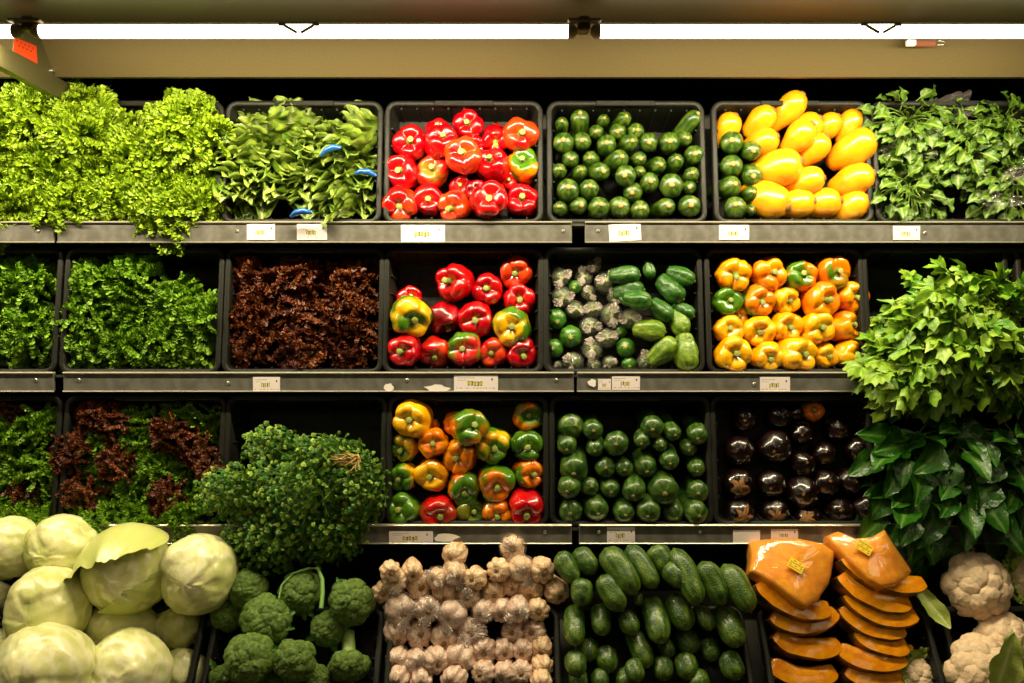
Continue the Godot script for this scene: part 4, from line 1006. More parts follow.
# lip: pixel row of the rim's lower edge; n0: how far that edge stands in front of the display face; tilt about that edge
func crate(cx: float, lip: float, n0: float, tilt: float, depth: float, label: String, group: String, zoom := []) -> Dictionary:
	var vv := V * cos(tilt) - N * sin(tilt)
	var nn := V * sin(tilt) + N * cos(tilt)
	var t := Transform3D(Basis(U, vv, nn), W(cx, lip + 2.0, n0) + vv * (CH / 2))
	var o := thing("produce_crate", label, "crate", t, group)
	var m := crate_meshes(depth)
	part(o, "rim", m.rim); part(o, "body", m.body); part(o, "base", m.base); part(o, "handle_grip", m.grip)
	return {"t": t, "depth": depth, "items": [], "nn": nn, "zo": Vector2(zoom[0], zoom[1]) if zoom else Vector2.ZERO, "zs": zoom[2] if zoom else 1.0}
# the point h metres above the crate's floor that shows at the pixel
func over(c: Dictionary, px: float, py: float, h: float) -> Vector3:
	var d := ray(px, py)
	var nn: Vector3 = c.nn
	var o: Vector3 = (c.t as Transform3D).origin - nn * float(c.depth)
	return CAM + d * ((o - CAM).dot(nn) + h) / d.dot(nn)
# the same for a ball of r pixels, raised until it no longer sinks into what already lies there; gives [point, radius in metres]
func rest(c: Dictionary, px: float, py: float, rpx: float, squash := 0.86, least := 0.0) -> Array:
	var p := over(c, px, py, 0.05)
	var r := rpx * K * ((CAM - p).dot(N) / DIST)
	var h := maxf(r * 0.96 + 0.002, least)
	for tries in 60:
		p = over(c, px, py, h)
		var ok := true
		for q in c.items:
			if (q[0] as Vector3).distance_to(p) < (q[1] + r) * squash: ok = false; break
		if ok: break
		h += 0.004
	c.items.append([p, r])
	return [p, r, h]
func zp(c: Dictionary, x: float, y: float) -> Vector2: return c.zo + Vector2(x, y) * c.zs

# ---- produce builders ----
var HUE := {}
var PEPPER_WORD := {"r": "glossy red", "o": "glossy orange", "y": "glossy golden yellow", "g": "glossy dark green", "d": "shade darkened red",
	"rg": "red and green streaked", "gr": "green shouldered red", "og": "orange and green mottled", "go": "green and orange mottled", "yg": "yellow and green mottled", "gy": "green and yellow mottled", "b": "brownish red", "l": "dull olive green", "ro": "orange red"}
func pepper(c: Dictionary, a: Array, where: String, group: String, key := "") -> void:
	# a: x, y, r, colour, stem x, stem y (zoom pixels)
	var at := zp(c, a[0], a[1])
	var q := rest(c, at.x, at.y, a[2] * c.zs, 0.84)
	var dir := Vector3(0, 0, 1)
	if a.size() > 4:
		var s := Vector2(a[4] - a[0], a[1] - a[5]) / float(a[2]) * 1.15
		s = s.limit_length(0.92)
		dir = Vector3(s.x, s.y, sqrt(1.0 - s.length_squared()))
	var code: String = a[3]
	var two: Array = HUE[code]
	var seed_ := int(at.x * 7 + at.y * 13)
	var lobes := 4 if seed_ % 5 < 3 else 3
	var m := pepper_mesh(seed_, q[1] * 1.1, two[0], two[1], two[2], lobes)
	var o := thing("bell_pepper", "%s bell pepper %s" % [PEPPER_WORD[code], where], "pepper", Transform3D(facing(D3(dir), (seed_ % 17) * 0.7), q[0]), group)
	part(o, "flesh", m[0]); part(o, "stem", m[1])
	if key: in_crate(o, key, PEPPER_WORD[code] + " bell pepper", at.x, at.y, a[2] * c.zs)

var gourd_cache := {}
func courgette(c: Dictionary, a: Array, L: float, label: String, group: String, kind := 0, label_key := "") -> void:
	var at := zp(c, a[0], a[1])
	var q := rest(c, at.x, at.y, a[2] * c.zs, 0.8, L - 0.012 + 0.025 * rng.randf())
	var seed_ := rng.randi_range(0, 9)
	var key := "z%d_%d" % [kind, seed_]
	if not gourd_cache.has(key):
		var ca := lin(42, 78, 18) if kind == 0 else lin(38, 76, 24)
		var cb := lin(128, 152, 50) if kind == 0 else lin(120, 152, 62)
		gourd_cache[key] = [gourd_mesh(seed_, 0.024, L * 0.98, ca, cb, "zucchini", M.zucchini), scar_mesh(0.006 if kind == 0 else 0.0042, lin(182, 142, 84) if kind == 0 else lin(132, 112, 60), lin(136, 124, 56) if kind == 0 else lin(84, 96, 40), seed_)]
	var tip := Vector3(rng.randf_range(-0.32, 0.32), rng.randf_range(-0.5 - 0.3 * kind, 0.1), 1)
	if a.size() > 3: tip = Vector3(a[3], a[4], 1)
	var z := (c.nn as Vector3) + U * tip.x * 0.8 + V * tip.y * 0.8
	var b := facing(z, rng.randf() * TAU)
	var f: float = q[1] / 0.024
	var o := thing("zucchini", label, "zucchini", Transform3D(b * Basis.from_scale(Vector3(f, f, 1.0)), q[0] + b.z * q[1] * 0.75), group)
	if label_key: in_crate(o, label_key, "green zucchini", at.x, at.y, a[2] * c.zs)
	part(o, "skin", gourd_cache[key][0]); part(o, "blossom_scar", gourd_cache[key][1], Transform3D(Basis.from_scale(Vector3(1, 1, f)), Vector3(0, 0, 0.0004)))

# a gourd whose blossom end and far end are both given in zoom pixels
func long_gourd(c: Dictionary, called: String, cat: String, label: String, group: String, a: Array, style: String, m: Material, ca: Color, cb: Color, sc: Array, slope := 0.6, least := 0.0, key := "") -> Node3D:
	var e1 := zp(c, a[0], a[1]); var e2 := zp(c, a[2], a[3])
	var mid := (e1 + e2) / 2.0
	var rp: float = a[4] * c.zs
	var q := rest(c, mid.x, mid.y, rp, 0.8, least)
	var r: float = q[1]
	var flat := (e1 - e2).length() * K * ((CAM - (q[0] as Vector3)).dot(N) / DIST) + 0.6 * r
	var d2 := (e1 - e2).normalized() if e1 != e2 else Vector2(0, 0.01)
	var dir := Vector3(d2.x, -d2.y, slope).normalized()
	var L := maxf(flat / maxf(Vector2(dir.x, dir.y).length(), 0.25), r * 2.4)
	if style == "squash" or style == "chayote": L = maxf(L, r * 3.0)
	var z := D3(dir)
	var seed_ := int(e1.x * 3 + e1.y * 5)
	var b := facing(z, seed_ * 0.37)
	# the given end stays where it shows; the rest of it runs back
	var head := over(c, e1.x, e1.y, q[2] + flat * 0.3)
	var o := thing(called, label, cat, Transform3D(b, head + z * r * 0.55), group)
	if key: in_crate(o, key, label, mid.x, mid.y, rp)
	part(o, "skin", gourd_mesh(seed_, r, L, ca, cb, style, m))
	part(o, "blossom_scar", scar_mesh(r * sc[2], sc[0], sc[1], seed_), Transform3D(Basis.IDENTITY, Vector3(0, 0, 0.0008)))
	return o

var leaf_set := {}
func leaf_variants(kind: String) -> Array:
	if leaf_set.has(kind): return leaf_set[kind]
	var out := []
	for k in 5:
		match kind:
			"green": out.append(frilly_leaf(k, 0.1, 1.15, 0.0095, 33.0 + 2.0 * k, lin(92, 138, 16), lin(164, 188, 36), M.leaf))
			"grass": out.append(frilly_leaf(k, 0.1, 1.15, 0.0095, 33.0 + 2.0 * k, lin(70, 124, 16), lin(134, 174, 36), M.leaf))
			"red": out.append(frilly_leaf(k + 20, 0.1, 1.15, 0.0095, 33.0 + 2.0 * k, lin(66, 38, 20), lin(104, 40, 24).lerp(lin(164, 92, 40), 0.7 * k / 4.0), M.red_leaf))
			"romaine": out.append(blade_leaf(k, 0.13, 0.05, 0.6, 0.3, 0.011, lin(222, 226, 168), lin(52, 100, 20), lin(158, 176, 66), M.leaf_gloss, 0.5, 0.04))
			"spinach": out.append(blade_leaf(k + 9, 0.125, 0.036, 0.35, 0.3, 0.004, lin(92, 134, 50), lin(22, 70, 14), lin(50, 98, 24), M.leaf_gloss, 1.0))
			"basil": out.append(blade_leaf(k + 15, 0.075, 0.028, 0.4, 0.35, 0.007, lin(136, 152, 68), lin(36, 80, 16), lin(96, 126, 36), M.leaf, 1.0))
			"celery": out.append(lobed_leaf(k, 0.098, 5, lin(66, 128, 22), lin(158, 186, 54), M.leaf))
			"pale_green": out.append(blade_leaf(k + 30, 0.07, 0.02, 0.3, 0.4, 0.004, lin(130, 170, 84), lin(60, 112, 40), lin(96, 142, 56), M.leaf))
			"collar": out.append(blade_leaf(k + 50, 0.13, 0.032, 0.45, 0.15, 0.008, lin(222, 226, 156), lin(154, 178, 74), lin(190, 204, 100), M.leaf, 0.6, 0.05))
			"film": out.append(frilly_leaf(k + 70, 0.03, 0.75, 0.0042, 11.0 + k, Color.WHITE, Color.WHITE, M.glint_film))
			"light": out.append(blade_leaf(k + 50, 0.13, 0.034, 0.3, 0.1, 0.006, lin(226, 228, 160), lin(160, 182, 78), lin(192, 206, 104), M.leaf, 0.6, 0.05))
			"pale": out.append(frilly_leaf(k + 40, 0.1, 0.8, 0.005, 9.0 + k, lin(150, 176, 84), lin(168, 192, 84), M.leaf))
	leaf_set[kind] = out
	return out
# a head of frilled lettuce, crown towards zdir
func lettuce(at: Vector3, zdir: Vector3, size: float, kind: String, label: String, cat: String, group: String, count := 34, key := "", px := 0.0, py := 0.0) -> void:
	var o := thing("lettuce_head" if kind != "romaine" else "romaine_head", label, cat, Transform3D(facing(zdir, rng.randf() * TAU if kind != "romaine" else rng.randf_range(-0.4, 0.4)), at), group)
	if key: in_crate(o, key, label, px, py, size / K * 0.7)
	var vs := leaf_variants(kind)
	for k in count:
		var f := (k + 0.5) / count
		var th := lerpf(0.1, 1.0, f) + rng.randf_range(-0.15, 0.15)
		var ph := k * 2.39996 + rng.randf_range(-0.2, 0.2)
		if kind == "romaine": th = 0.0
		var y := Vector3(sin(th) * cos(ph), sin(th) * sin(ph), cos(th))
		var spin := rng.randf() * TAU
		var inward := Vector3(cos(spin), sin(spin), 0.0)
		inward = (inward - y * y.dot(inward)).normalized()
		var x := y.cross(inward).normalized()
		var s := size / 0.105 * (0.66 if kind != "romaine" else 0.95) * rng.randf_range(0.85, 1.15)
		var b := (Basis(x, y, inward) * Basis(Vector3(1, 0, 0), rng.randf_range(-0.25, 0.1))).scaled_local(Vector3(s, s, s))
		var foot := Vector3(cos(ph), sin(ph), 0) * size * 0.62 * sqrt(f) + Vector3(0, 0, -size * (0.1 + 0.35 * f))
		if kind == "romaine":      # leaves lie on one another, tips outwards
			var lay := f - 0.5
			y = Vector3(rng.randf_range(-0.55, 0.55), lay * 1.3, 1.0).normalized()
			var up2 := Vector3(rng.randf_range(-0.35, 0.35), 1.0 if lay > -0.1 else 0.7, 0.25)
			up2 = (up2 - y * y.dot(up2)).normalized()
			b = Basis(y.cross(up2), y, up2).scaled_local(Vector3(s, s, s))
			foot = Vector3(rng.randf_range(-0.02, 0.02), lay * size * 0.95, -size * 0.85)
		part(o, "leaf", vs[rng.randi() % vs.size()], Transform3D(b, foot))
	var mb := MB.new()
	mb.tube(PackedVector3Array([Vector3(0, 0, -size * 0.8), Vector3(0, 0, -size * 0.6), Vector3(0, 0, -size * 0.4)]), PackedFloat32Array([0.014, 0.013, 0.006]), 10, lin(205, 214, 150))
	part(o, "stalk", mb.mesh(M.stem))
# a tied bunch: leaves fan out of a neck towards dir, each on its stem
func bunch(called: String, label: String, group: String, neck: Vector3, spread: Array, kind: String, size: float, stem_col: Color, tie: Color = Color(-1, 0, 0)) -> Node3D:
	# spread: leaf end points in world space, each with the way it faces
	var o := thing(called, label, "greens", Transform3D(Basis.IDENTITY, neck), group)
	var vs := leaf_variants(kind)
	var st := MB.new()
	for e in spread:
		var p: Vector3 = e[0] - neck
		var face: Vector3 = e[1]
		var y: Vector3 = (p.normalized() + (e[2] if e.size() > 2 else Vector3.ZERO)).normalized()
		var zz := (face - y * face.dot(y)).normalized()
		var s: float = size * rng.randf_range(0.75, 1.2) * (e[3] if e.size() > 3 else 1.0)
		var b := Basis(y.cross(zz), y, zz).scaled_local(Vector3(s, s, s))
		part(o, "leaf", vs[rng.randi() % vs.size()], Transform3D(b, p))
		var mid := p * 0.5 + face * 0.012
		var a := y * -0.02 * s
		st.tube(PackedVector3Array([Vector3.ZERO + p * 0.04, mid * 0.9, p + a, p]), PackedFloat32Array([0.0022, 0.0022, 0.0017, 0.0013]), 5, stem_col)
	part(o, "stems", st.mesh(M.stem))
	if tie.r >= 0.0:
		var t := MB.new()
		t.tube(PackedVector3Array([Vector3(-0.03, 0, 0.012), Vector3(-0.01, 0.004, 0.026), Vector3(0.012, 0.003, 0.026), Vector3(0.032, -0.004, 0.01)]), PackedFloat32Array([0.006, 0.009, 0.009, 0.006]), 8, tie)
		part(o, "tie_band", t.mesh(M.gloss_paint))
	return o

# ---- shape makers: each gives a mesh about its own origin; +Z is the end or face that shows ----
func n3(p: Vector3) -> float: return nz.get_noise_3dv(p)
func revolve(mb: MB, nt: int, np: int, f: Callable) -> void:
	# f(t 0..1 from the +Z pole to the -Z pole, phi) -> [point, colour]
	var pts := PackedVector3Array(); var col := PackedColorArray()
	for a in nt + 1:
		for b in np:
			var r: Array = f.call(float(a) / nt, -TAU * b / np)
			pts.append(r[0]); col.append(r[1])
	mb.grid(pts, col, np, nt + 1, true)

var PEP := {}
func pepper_mesh(seed_: int, R: float, ca: Color, cb: Color, share: float, lobes: int) -> Array:
	var off := Vector3(seed_ * 3.7, seed_ * 1.3, 0)
	var r2 := RandomNumberGenerator.new(); r2.seed = seed_ + 77
	var ph := r2.randf() * TAU
	var amp := r2.randf_range(0.1, 0.19)
	var tall := r2.randf_range(0.88, 1.08)
	var sq := Vector2(r2.randf_range(0.92, 1.06), r2.randf_range(0.92, 1.06))
	var dim := r2.randf_range(0.36, 0.48)
	var mb := MB.new()
	revolve(mb, 22, 44, func(t: float, phi: float) -> Array:
		var th := t * PI
		var s := pow(maxf(sin(th), 0.0), 0.64)
		var z := cos(th)
		var warp := 0.22 * n3(off + Vector3(cos(phi), sin(phi), 0.0) * 0.8)
		var c := sqrt(absf(cos(lobes * 0.5 * (phi + warp) + ph)))
		var top := smoothstep(-0.5, 0.7, z)
		var dir := Vector3(cos(phi) * sin(th), sin(phi) * sin(th), z)
		var lump := 1.0 + 0.16 * n3(off + dir * 0.9)
		var rho := R * s * (1.0 - (amp * (0.35 + 0.65 * top)) * (1.0 - c)) * lump * (1.0 + 0.06 * z)
		var zz := R * tall * signf(z) * pow(absf(z), 0.9)
		if z > 0.0:
			zz -= dim * R * exp(-pow(s / 0.42, 2.0)) + 0.17 * R * (1.0 - c) * exp(-pow((s - 0.6) / 0.33, 2.0)) - 0.05 * R * c
		else:
			zz += 0.2 * R * exp(-pow(s / 0.3, 2.0)) + 0.14 * R * (1.0 - c) * exp(-pow((s - 0.5) / 0.3, 2.0))
		var g := n3(off * 2.0 + dir * 0.62) * 1.0 + 0.12 * n3(off + dir * 3.0)
		var k := smoothstep(-0.22, 0.22, g + (share - 0.5) * 1.15)
		if share <= 0.0: k = 0.0
		var cl := ca.lerp(cb, k)
		cl = cl * (1.0 + 0.16 * n3(off + dir * 3.0))
		return [Vector3(cos(phi) * rho * sq.x, sin(phi) * rho * sq.y, zz), cl])
	var st := MB.new()
	var z0 := R * tall - dim * R
	var pale := lin(128, 148, 56).lerp(lin(84, 116, 36), r2.randf())
	var bend := Vector2(r2.randf_range(-0.1, 0.1), r2.randf_range(-0.1, 0.1)) * R
	var len_ := r2.randf_range(0.24, 0.44)
	var prof := [[0.0, 1.0], [0.14, 1.0], [0.17, 0.93], [0.15, 0.7], [0.15, 0.4], [0.2, 0.16], [0.31, 0.07], [0.4, 0.09], [0.45, 0.05], [0.42, -0.05]]
	revolve(st, prof.size() - 1, 18, func(t: float, phi: float) -> Array:
		var q: Array = prof[roundi(t * (prof.size() - 1))]
		var rr: float = q[0] * R * (1.0 + (0.16 if q[0] > 0.2 else 0.07) * cos(5.0 * phi + ph))
		var hh: float = q[1]
		var zz := z0 + R * 0.03 + (hh * len_ * R if hh > 0.1 else hh * R * 0.7)
		var cl := pale.lerp(lin(50, 84, 22), 0.8 if hh < 0.3 else 0.0)
		if hh > 0.95: cl = lin(160, 164, 84)
		return [Vector3(cos(phi) * rr + bend.x * hh * hh, sin(phi) * rr + bend.y * hh * hh, zz), cl])
	return [mb.mesh(M.pepper), st.mesh(M.stem)]

func gourd_mesh(seed_: int, R: float, L: float, ca: Color, cb: Color, style: String, m: Material) -> ArrayMesh:
	# blossom end at z = 0 facing +Z, body back to z = -L
	var off := Vector3(seed_ * 2.3, 0, seed_ * 5.1)
	var r2 := RandomNumberGenerator.new(); r2.seed = seed_ + 900
	var ph := r2.randf() * TAU
	var bend := Vector2(r2.randf_range(-1, 1), r2.randf_range(-1, 1)) * 0.12 * L
	var mb := MB.new()
	revolve(mb, 20, 26, func(t: float, phi: float) -> Array:
		var q := t * t * 0.55 + t * 0.45 if t < 1.0 else 1.0
		var rho := 0.0
		var head := minf(R * (1.7 if style == "cucumber" else 1.15) / L, 0.45)
		var e := clampf(q / head, 0.0, 1.0)
		rho = R * pow(1.0 - pow(1.0 - e, 2.3), 0.5)
		var tail := clampf((1.0 - q) / (0.34 if style == "cucumber" else 0.14), 0.0, 1.0)
		rho *= pow(1.0 - pow(1.0 - tail, 2.0), 0.5) if tail < 1.0 else 1.0
		if style == "squash": rho *= 1.0 - 0.42 * smoothstep(0.42, 0.95, q)
		elif style == "chayote": rho *= 1.0 - 0.3 * smoothstep(0.4, 0.95, q)
		elif style == "zucchini": rho *= 1.0 - 0.16 * smoothstep(0.5, 1.0, q)
		var ridge := 1.0
		if style == "chayote": ridge -= 0.2 * pow(1.0 - absf(cos(2.5 * phi + ph + 0.5 * n3(off + Vector3(q * 3.0, phi, 0)))), 2.0) + 0.05 * n3(off + dir_of(phi, q) * 3.0)
		elif style != "squash": ridge += 0.022 * cos(6.0 * phi + ph) * smoothstep(0.0, 0.2, q)
		var dir := Vector3(cos(phi) * rho, sin(phi) * rho, -L * q)
		rho *= ridge * (1.0 + 0.09 * n3(off + dir / R * 0.45))
		if style == "cucumber": rho *= 1.0 + 0.035 * n3(off + dir / R * 4.0)
		var k := 0.0
		if style == "squash": k = 0.5 + 0.5 * n3(off + dir / R * 0.8)
		else:
			# pale streaks run along the skin from the blossom end, over a mottled green
			var streak := n3(off + Vector3(cos(phi), sin(phi), 0.0) * 3.2 + Vector3(0, 0, q * 1.6))
			k = clampf((0.22 + (0.5 * exp(-q * 9.0) if style == "cucumber" else 0.0)) + 0.8 * streak + 0.5 * n3(off + dir / R * 1.6), 0.0, 1.0)
		var x := bend * q * q
		return [Vector3(cos(phi) * rho + x.x, sin(phi) * rho + x.y, -L * q - 0.02 * R * exp(-pow(q * 40.0, 2.0))), ca.lerp(cb, k)])
	return mb.mesh(m)
func dir_of(phi: float, q: float) -> Vector3: return Vector3(cos(phi), sin(phi), q * 3.0)
func scar_mesh(R: float, c1: Color, c2: Color, seed_: int) -> ArrayMesh:
	var mb := MB.new()
	revolve(mb, 5, 12, func(t: float, phi: float) -> Array:
		var rr := R * sin(minf(t * 1.15, 1.0) * PI * 0.5) * (1.0 + 0.3 * n3(Vector3(cos(phi), sin(phi), seed_) * 1.7))
		return [Vector3(cos(phi) * rr, sin(phi) * rr, R * (0.22 - 0.75 * t * t)), c1.lerp(c2, clampf(t * 1.3 - 0.2, 0.0, 1.0))])
	return mb.mesh(M.scar)

func ball_mesh(seed_: int, R: float, ca: Color, cb: Color, lump: float, freq: float, nt: int, m: Material, stretch := Vector3.ONE, ribs := 0, rib_amp := 0.0) -> ArrayMesh:
	var off := Vector3(seed_ * 1.9, seed_ * 0.7, 3)
	var mb := MB.new()
	revolve(mb, nt, nt * 2, func(t: float, phi: float) -> Array:
		var th := t * PI
		var d := Vector3(cos(phi) * sin(th), sin(phi) * sin(th), cos(th))
		var r := R * (1.0 + lump * n3(off + d * freq))
		if ribs: r *= 1.0 - rib_amp * (1.0 - absf(cos(ribs * 0.5 * phi))) * sin(th)
		return [d * r * stretch, ca.lerp(cb, clampf(0.5 + 0.9 * n3(off * 2.0 + d * freq * 1.4), 0.0, 1.0))])
	return mb.mesh(m)

# a crumpled sheet of cling film about a ball
func film_mesh(seed_: int, R: float, stretch := Vector3.ONE) -> ArrayMesh:
	var off := Vector3(seed_ * 1.1, 7, seed_)
	var mb := MB.new()
	revolve(mb, 16, 28, func(t: float, phi: float) -> Array:
		var th := t * PI
		var d := Vector3(cos(phi) * sin(th), sin(phi) * sin(th), cos(th))
		return [d * R * (1.04 + 0.2 * absf(n3(off + d * 2.6)) + 0.14 * absf(n3(off + d * 5.5)) + 0.1 * n3(off + d * 13.0)) * stretch, Color.WHITE])
	return mb.mesh(M.film)

# ---- leaves: base at the origin, blade along +Y, upper side +Z ----
func frilly_leaf(seed_: int, L: float, spread: float, ruffle: float, waves: float, c0: Color, c1: Color, m: Material) -> ArrayMesh:
	var off := Vector3(seed_ * 4.1, 2, 0)
	var mb := MB.new()
	var na := 140; var nr := 10
	var pts := PackedVector3Array(); var col := PackedColorArray()
	for r in nr + 1:
		var q := float(r) / nr
		for a in na + 1:
			var w := (float(a) / na) * 2.0 - 1.0
			var ang := w * spread
			var len_ := L * (0.78 + 0.22 * cos(w * 1.9)) * (1.0 + 0.16 * n3(off + Vector3(w * 4.0, 0, 0)))
			var wob := n3(off + Vector3(w * 3.0, q * 2.6, 5)) * 5.0 + 3.0 * q * q
			var f1 := sin(waves * w + wob) * ruffle * pow(q, 1.5)
			var f2 := sin(waves * 2.3 * w + wob * 2.0 + 1.7) * ruffle * 0.7 * pow(q, 4.0)
			var edge := 1.0 + 0.07 * pow(q, 4.0) * cos(waves * 1.3 * w + wob)
			var d := len_ * pow(q, 0.9) * edge
			var side := cos(waves * 2.3 * w + wob * 2.0 + 1.7) * ruffle * 0.6 * pow(q, 4.0)
			pts.append(Vector3(sin(ang) * d + side * cos(ang), cos(ang) * d - side * sin(ang), 0.18 * L * (1.0 - cos(w * 1.5)) * q + f1 + f2 - 0.16 * L * pow(q, 3.0)))
			col.append(c0.lerp(c1, clampf(0.42 + 0.2 * q + 0.9 * n3(off + Vector3(w * 7.0, q * 5.0, 9)), 0.0, 1.0)))
	mb.grid(pts, col, na + 1, nr + 1)
	return mb.mesh(m)

func blade_leaf(seed_: int, L: float, Wd: float, cup: float, droop: float, wave: float, c_rib: Color, c0: Color, c1: Color, m: Material, tip := 1.0, stalk := 0.18) -> ArrayMesh:
	# a smooth leaf with a paler midrib and side veins, on a short stalk
	var off := Vector3(seed_ * 4.7, 1, 3)
	var mb := MB.new()
	var ns := 14; var nw := 10
	var pts := PackedVector3Array(); var col := PackedColorArray()
	for s in ns + 1:
		var q := float(s) / ns
		var b := clampf((q - stalk) / (1.0 - stalk), 0.0, 1.0)
		var half := Wd * (pow(sin(PI * pow(b, 0.72)), 0.75) * (1.0 - 0.25 * b * tip) if b > 0.0 and b < 1.0 else 0.0) + 0.035 * Wd + 0.05 * Wd * (1.0 - q)
		for k in nw + 1:
			var w := (float(k) / nw) * 2.0 - 1.0
			var edge := absf(w)
			var z := cup * half * edge * edge + wave * sin(q * 15.0 + seed_ + w * 2.0) * pow(edge, 2.0) * smoothstep(stalk, 0.4, q) + 0.25 * wave * n3(off + Vector3(w * 2.0, q * 5.0, 0)) - droop * L * q * q
			z += 0.012 * L * (0.5 - 0.5 * cos(b * 40.0 + edge * 9.0)) * edge * (1.0 - edge)
			pts.append(Vector3(half * w * (1.0 + 0.05 * sin(q * 37.0)), L * (q - 0.18 * droop * q * q), z))
			var c := c0.lerp(c1, clampf(0.5 + 0.9 * n3(off + Vector3(w * 1.6, q * 3.0, 2)), 0.0, 1.0))
			c = c.lerp(c_rib, 0.35 * smoothstep(0.75, 1.0, cos(b * 40.0 + edge * 9.0)) * (1.0 - edge))
			c = c.lerp(c_rib, maxf(1.0 - smoothstep(0.02, 0.24, edge), 1.0 if b <= 0.02 else 0.0))
			col.append(c)
	mb.grid(pts, col, nw + 1, ns + 1)
	return mb.mesh(m)

func lobed_leaf(seed_: int, L: float, lobes: int, c0: Color, c1: Color, m: Material) -> ArrayMesh:
	# a compound, cut and toothed leaf (celery): five lobed leaflets along a stalk
	var off := Vector3(seed_ * 3.3, 4, 1)
	var mb := MB.new()
	var na := 26; var nr := 4
	var k := 0
	for f in [[0.0, 0.62, 0.0, 0.5], [-0.1, 0.5, 0.85, 0.44], [0.1, 0.52, -0.85, 0.44], [-0.06, 0.22, 1.15, 0.36], [0.06, 0.24, -1.15, 0.36]]:
		var pts := PackedVector3Array(); var col := PackedColorArray()
		var turn := Basis(Vector3(0, 0, 1), f[2]) * Basis(Vector3(1, 0, 0), 0.3 * sin(seed_ * 2.0 + k * 1.7)) * Basis(Vector3(0, 1, 0), 0.4 * sin(seed_ + k * 2.3))
		for r in nr + 1:
			var q := float(r) / nr
			for a in na + 1:
				var w := (float(a) / na) * 2.0 - 1.0
				var ang := w * 1.75
				var lobe := pow(absf(cos(1.5 * PI * w)), 0.7)
				var tooth := 0.2 * absf(sin(w * 15.0 + seed_))
				var len_: float = L * f[3] * (0.62 + 0.38 * cos(w * 1.7)) * (0.52 + 0.48 * lobe - tooth + 0.1 * n3(off + Vector3(w * 3.0, k, 0)))
				var d := len_ * q
				var p := Vector3(sin(ang) * d, cos(ang) * d, -0.5 * d * d / (L * f[3]) + 0.09 * L * q * sin(w * 8.0 + seed_ + k) * f[3] * 2.0)
				pts.append(turn * p + Vector3(f[0], f[1], 0.0) * L)
				col.append(c0.lerp(c1, clampf(0.3 + 0.3 * sin(seed_ * 3.0 + k * 2.0) + 0.25 * q + 0.8 * n3(off + Vector3(w * 5.0, q * 3.0, k)), 0.0, 1.0)))
		mb.grid(pts, col, na + 1, nr + 1)
		k += 1
	mb.tube(PackedVector3Array([Vector3(0, -0.3 * L, -0.06 * L), Vector3(0, 0.2 * L, -0.01 * L), Vector3(0, 0.64 * L, 0)]), PackedFloat32Array([0.026 * L, 0.022 * L, 0.012 * L]), 5, c0.lerp(c1, 0.6))
	return mb.mesh(m)

# iceberg lettuce / cabbage ball wrapped in leaves
func wrapped_ball(seed_: int, R: float, ca: Color, cb: Color, cv: Color) -> ArrayMesh:
	var r2 := RandomNumberGenerator.new(); r2.seed = seed_ * 13 + 5
	var off := Vector3(seed_ * 2.9, 0, 1)
	var caps := []
	for k in 7:
		var d := Vector3(r2.randf_range(-1, 1), r2.randf_range(-1, 1), r2.randf_range(-0.5, 0.9)).normalized()
		caps.append([d, r2.randf_range(0.1, 0.75), r2.randf_range(0.022, 0.046), r2.randf() * TAU])
	var mb := MB.new()
	revolve(mb, 40, 76, func(t: float, phi: float) -> Array:
		var th := t * PI
		var d := Vector3(cos(phi) * sin(th), sin(phi) * sin(th), cos(th))
		var r := 1.0 + 0.07 * n3(off + d * 0.9)
		var vein := 0.0
		for q in caps:
			var c: float = d.dot(q[0])
			var edge: float = q[1] + 0.16 * n3(off + d * 1.6 + Vector3(q[3], 0, 0)) + 0.03 * n3(off + d * 7.0)
			r += q[2] * smoothstep(edge - 0.02, edge + 0.04, c) * (1.0 - 0.5 * smoothstep(edge + 0.04, 1.0, c))
			var ax: Vector3 = (q[0] as Vector3).cross(Vector3(0.3, 1, 0.2)).normalized()
			var s := d.dot(ax)
			vein = maxf(vein, smoothstep(0.86, 1.0, absf(cos(s * 9.0 + 2.0 * c + 1.5 * n3(off + d * 2.0)))) * smoothstep(edge, edge + 0.25, c))
		r += 0.008 * vein + 0.016 * n3(off + d * 3.2)
		var k := clampf(0.5 + 0.95 * n3(off * 3.0 + d * 1.5), 0.0, 1.0)
		return [d * R * r, ca.lerp(cb, k).lerp(cv, vein * 0.8)])
	return mb.mesh(M.cabbage)
func cap_leaf(seed_: int, R: float, open: float, lift: float, c0: Color, c1: Color, m: Material) -> ArrayMesh:
	# an outer leaf that hugs the ball and frays at its free edge; hinge at -Y, free edge at +Y
	var off := Vector3(seed_ * 6.1, 3, 2)
	var mb := MB.new()
	var nu := 30; var nr := 12
	var pts := PackedVector3Array(); var col := PackedColorArray()
	for r in nr + 1:
		var q := float(r) / nr
		for a in nu + 1:
			var w := (float(a) / nu) * 2.0 - 1.0
			var lon := w * open * (0.35 + 0.65 * sin(PI * (0.15 + 0.6 * q)))
			var lat := lerpf(-1.2, 0.7 + 0.25 * cos(w * 2.0) + 0.12 * n3(off + Vector3(w * 2.0, 0, 0)) + 0.03 * n3(off + Vector3(w * 14.0, 0, 0)), q)
			var rr := R * (1.02 + lift * pow(q, 4.0) + 0.016 * pow(q, 3.0) * sin(w * 9.0 + seed_ + 2.0 * q) + 0.03 * q * n3(off + Vector3(w * 6.0, q * 3.0, 0)) + 0.05 * pow(absf(w), 6.0))
			pts.append(Vector3(sin(lon) * cos(lat), sin(lat), cos(lon) * cos(lat)) * rr)
			col.append(c0.lerp(c1, clampf(q * 0.8 + 0.6 * n3(off + Vector3(w * 4.0, q * 3.0, 8)), 0.0, 1.0)))
	mb.grid(pts, col, nu + 1, nr + 1)
	return mb.mesh(m)

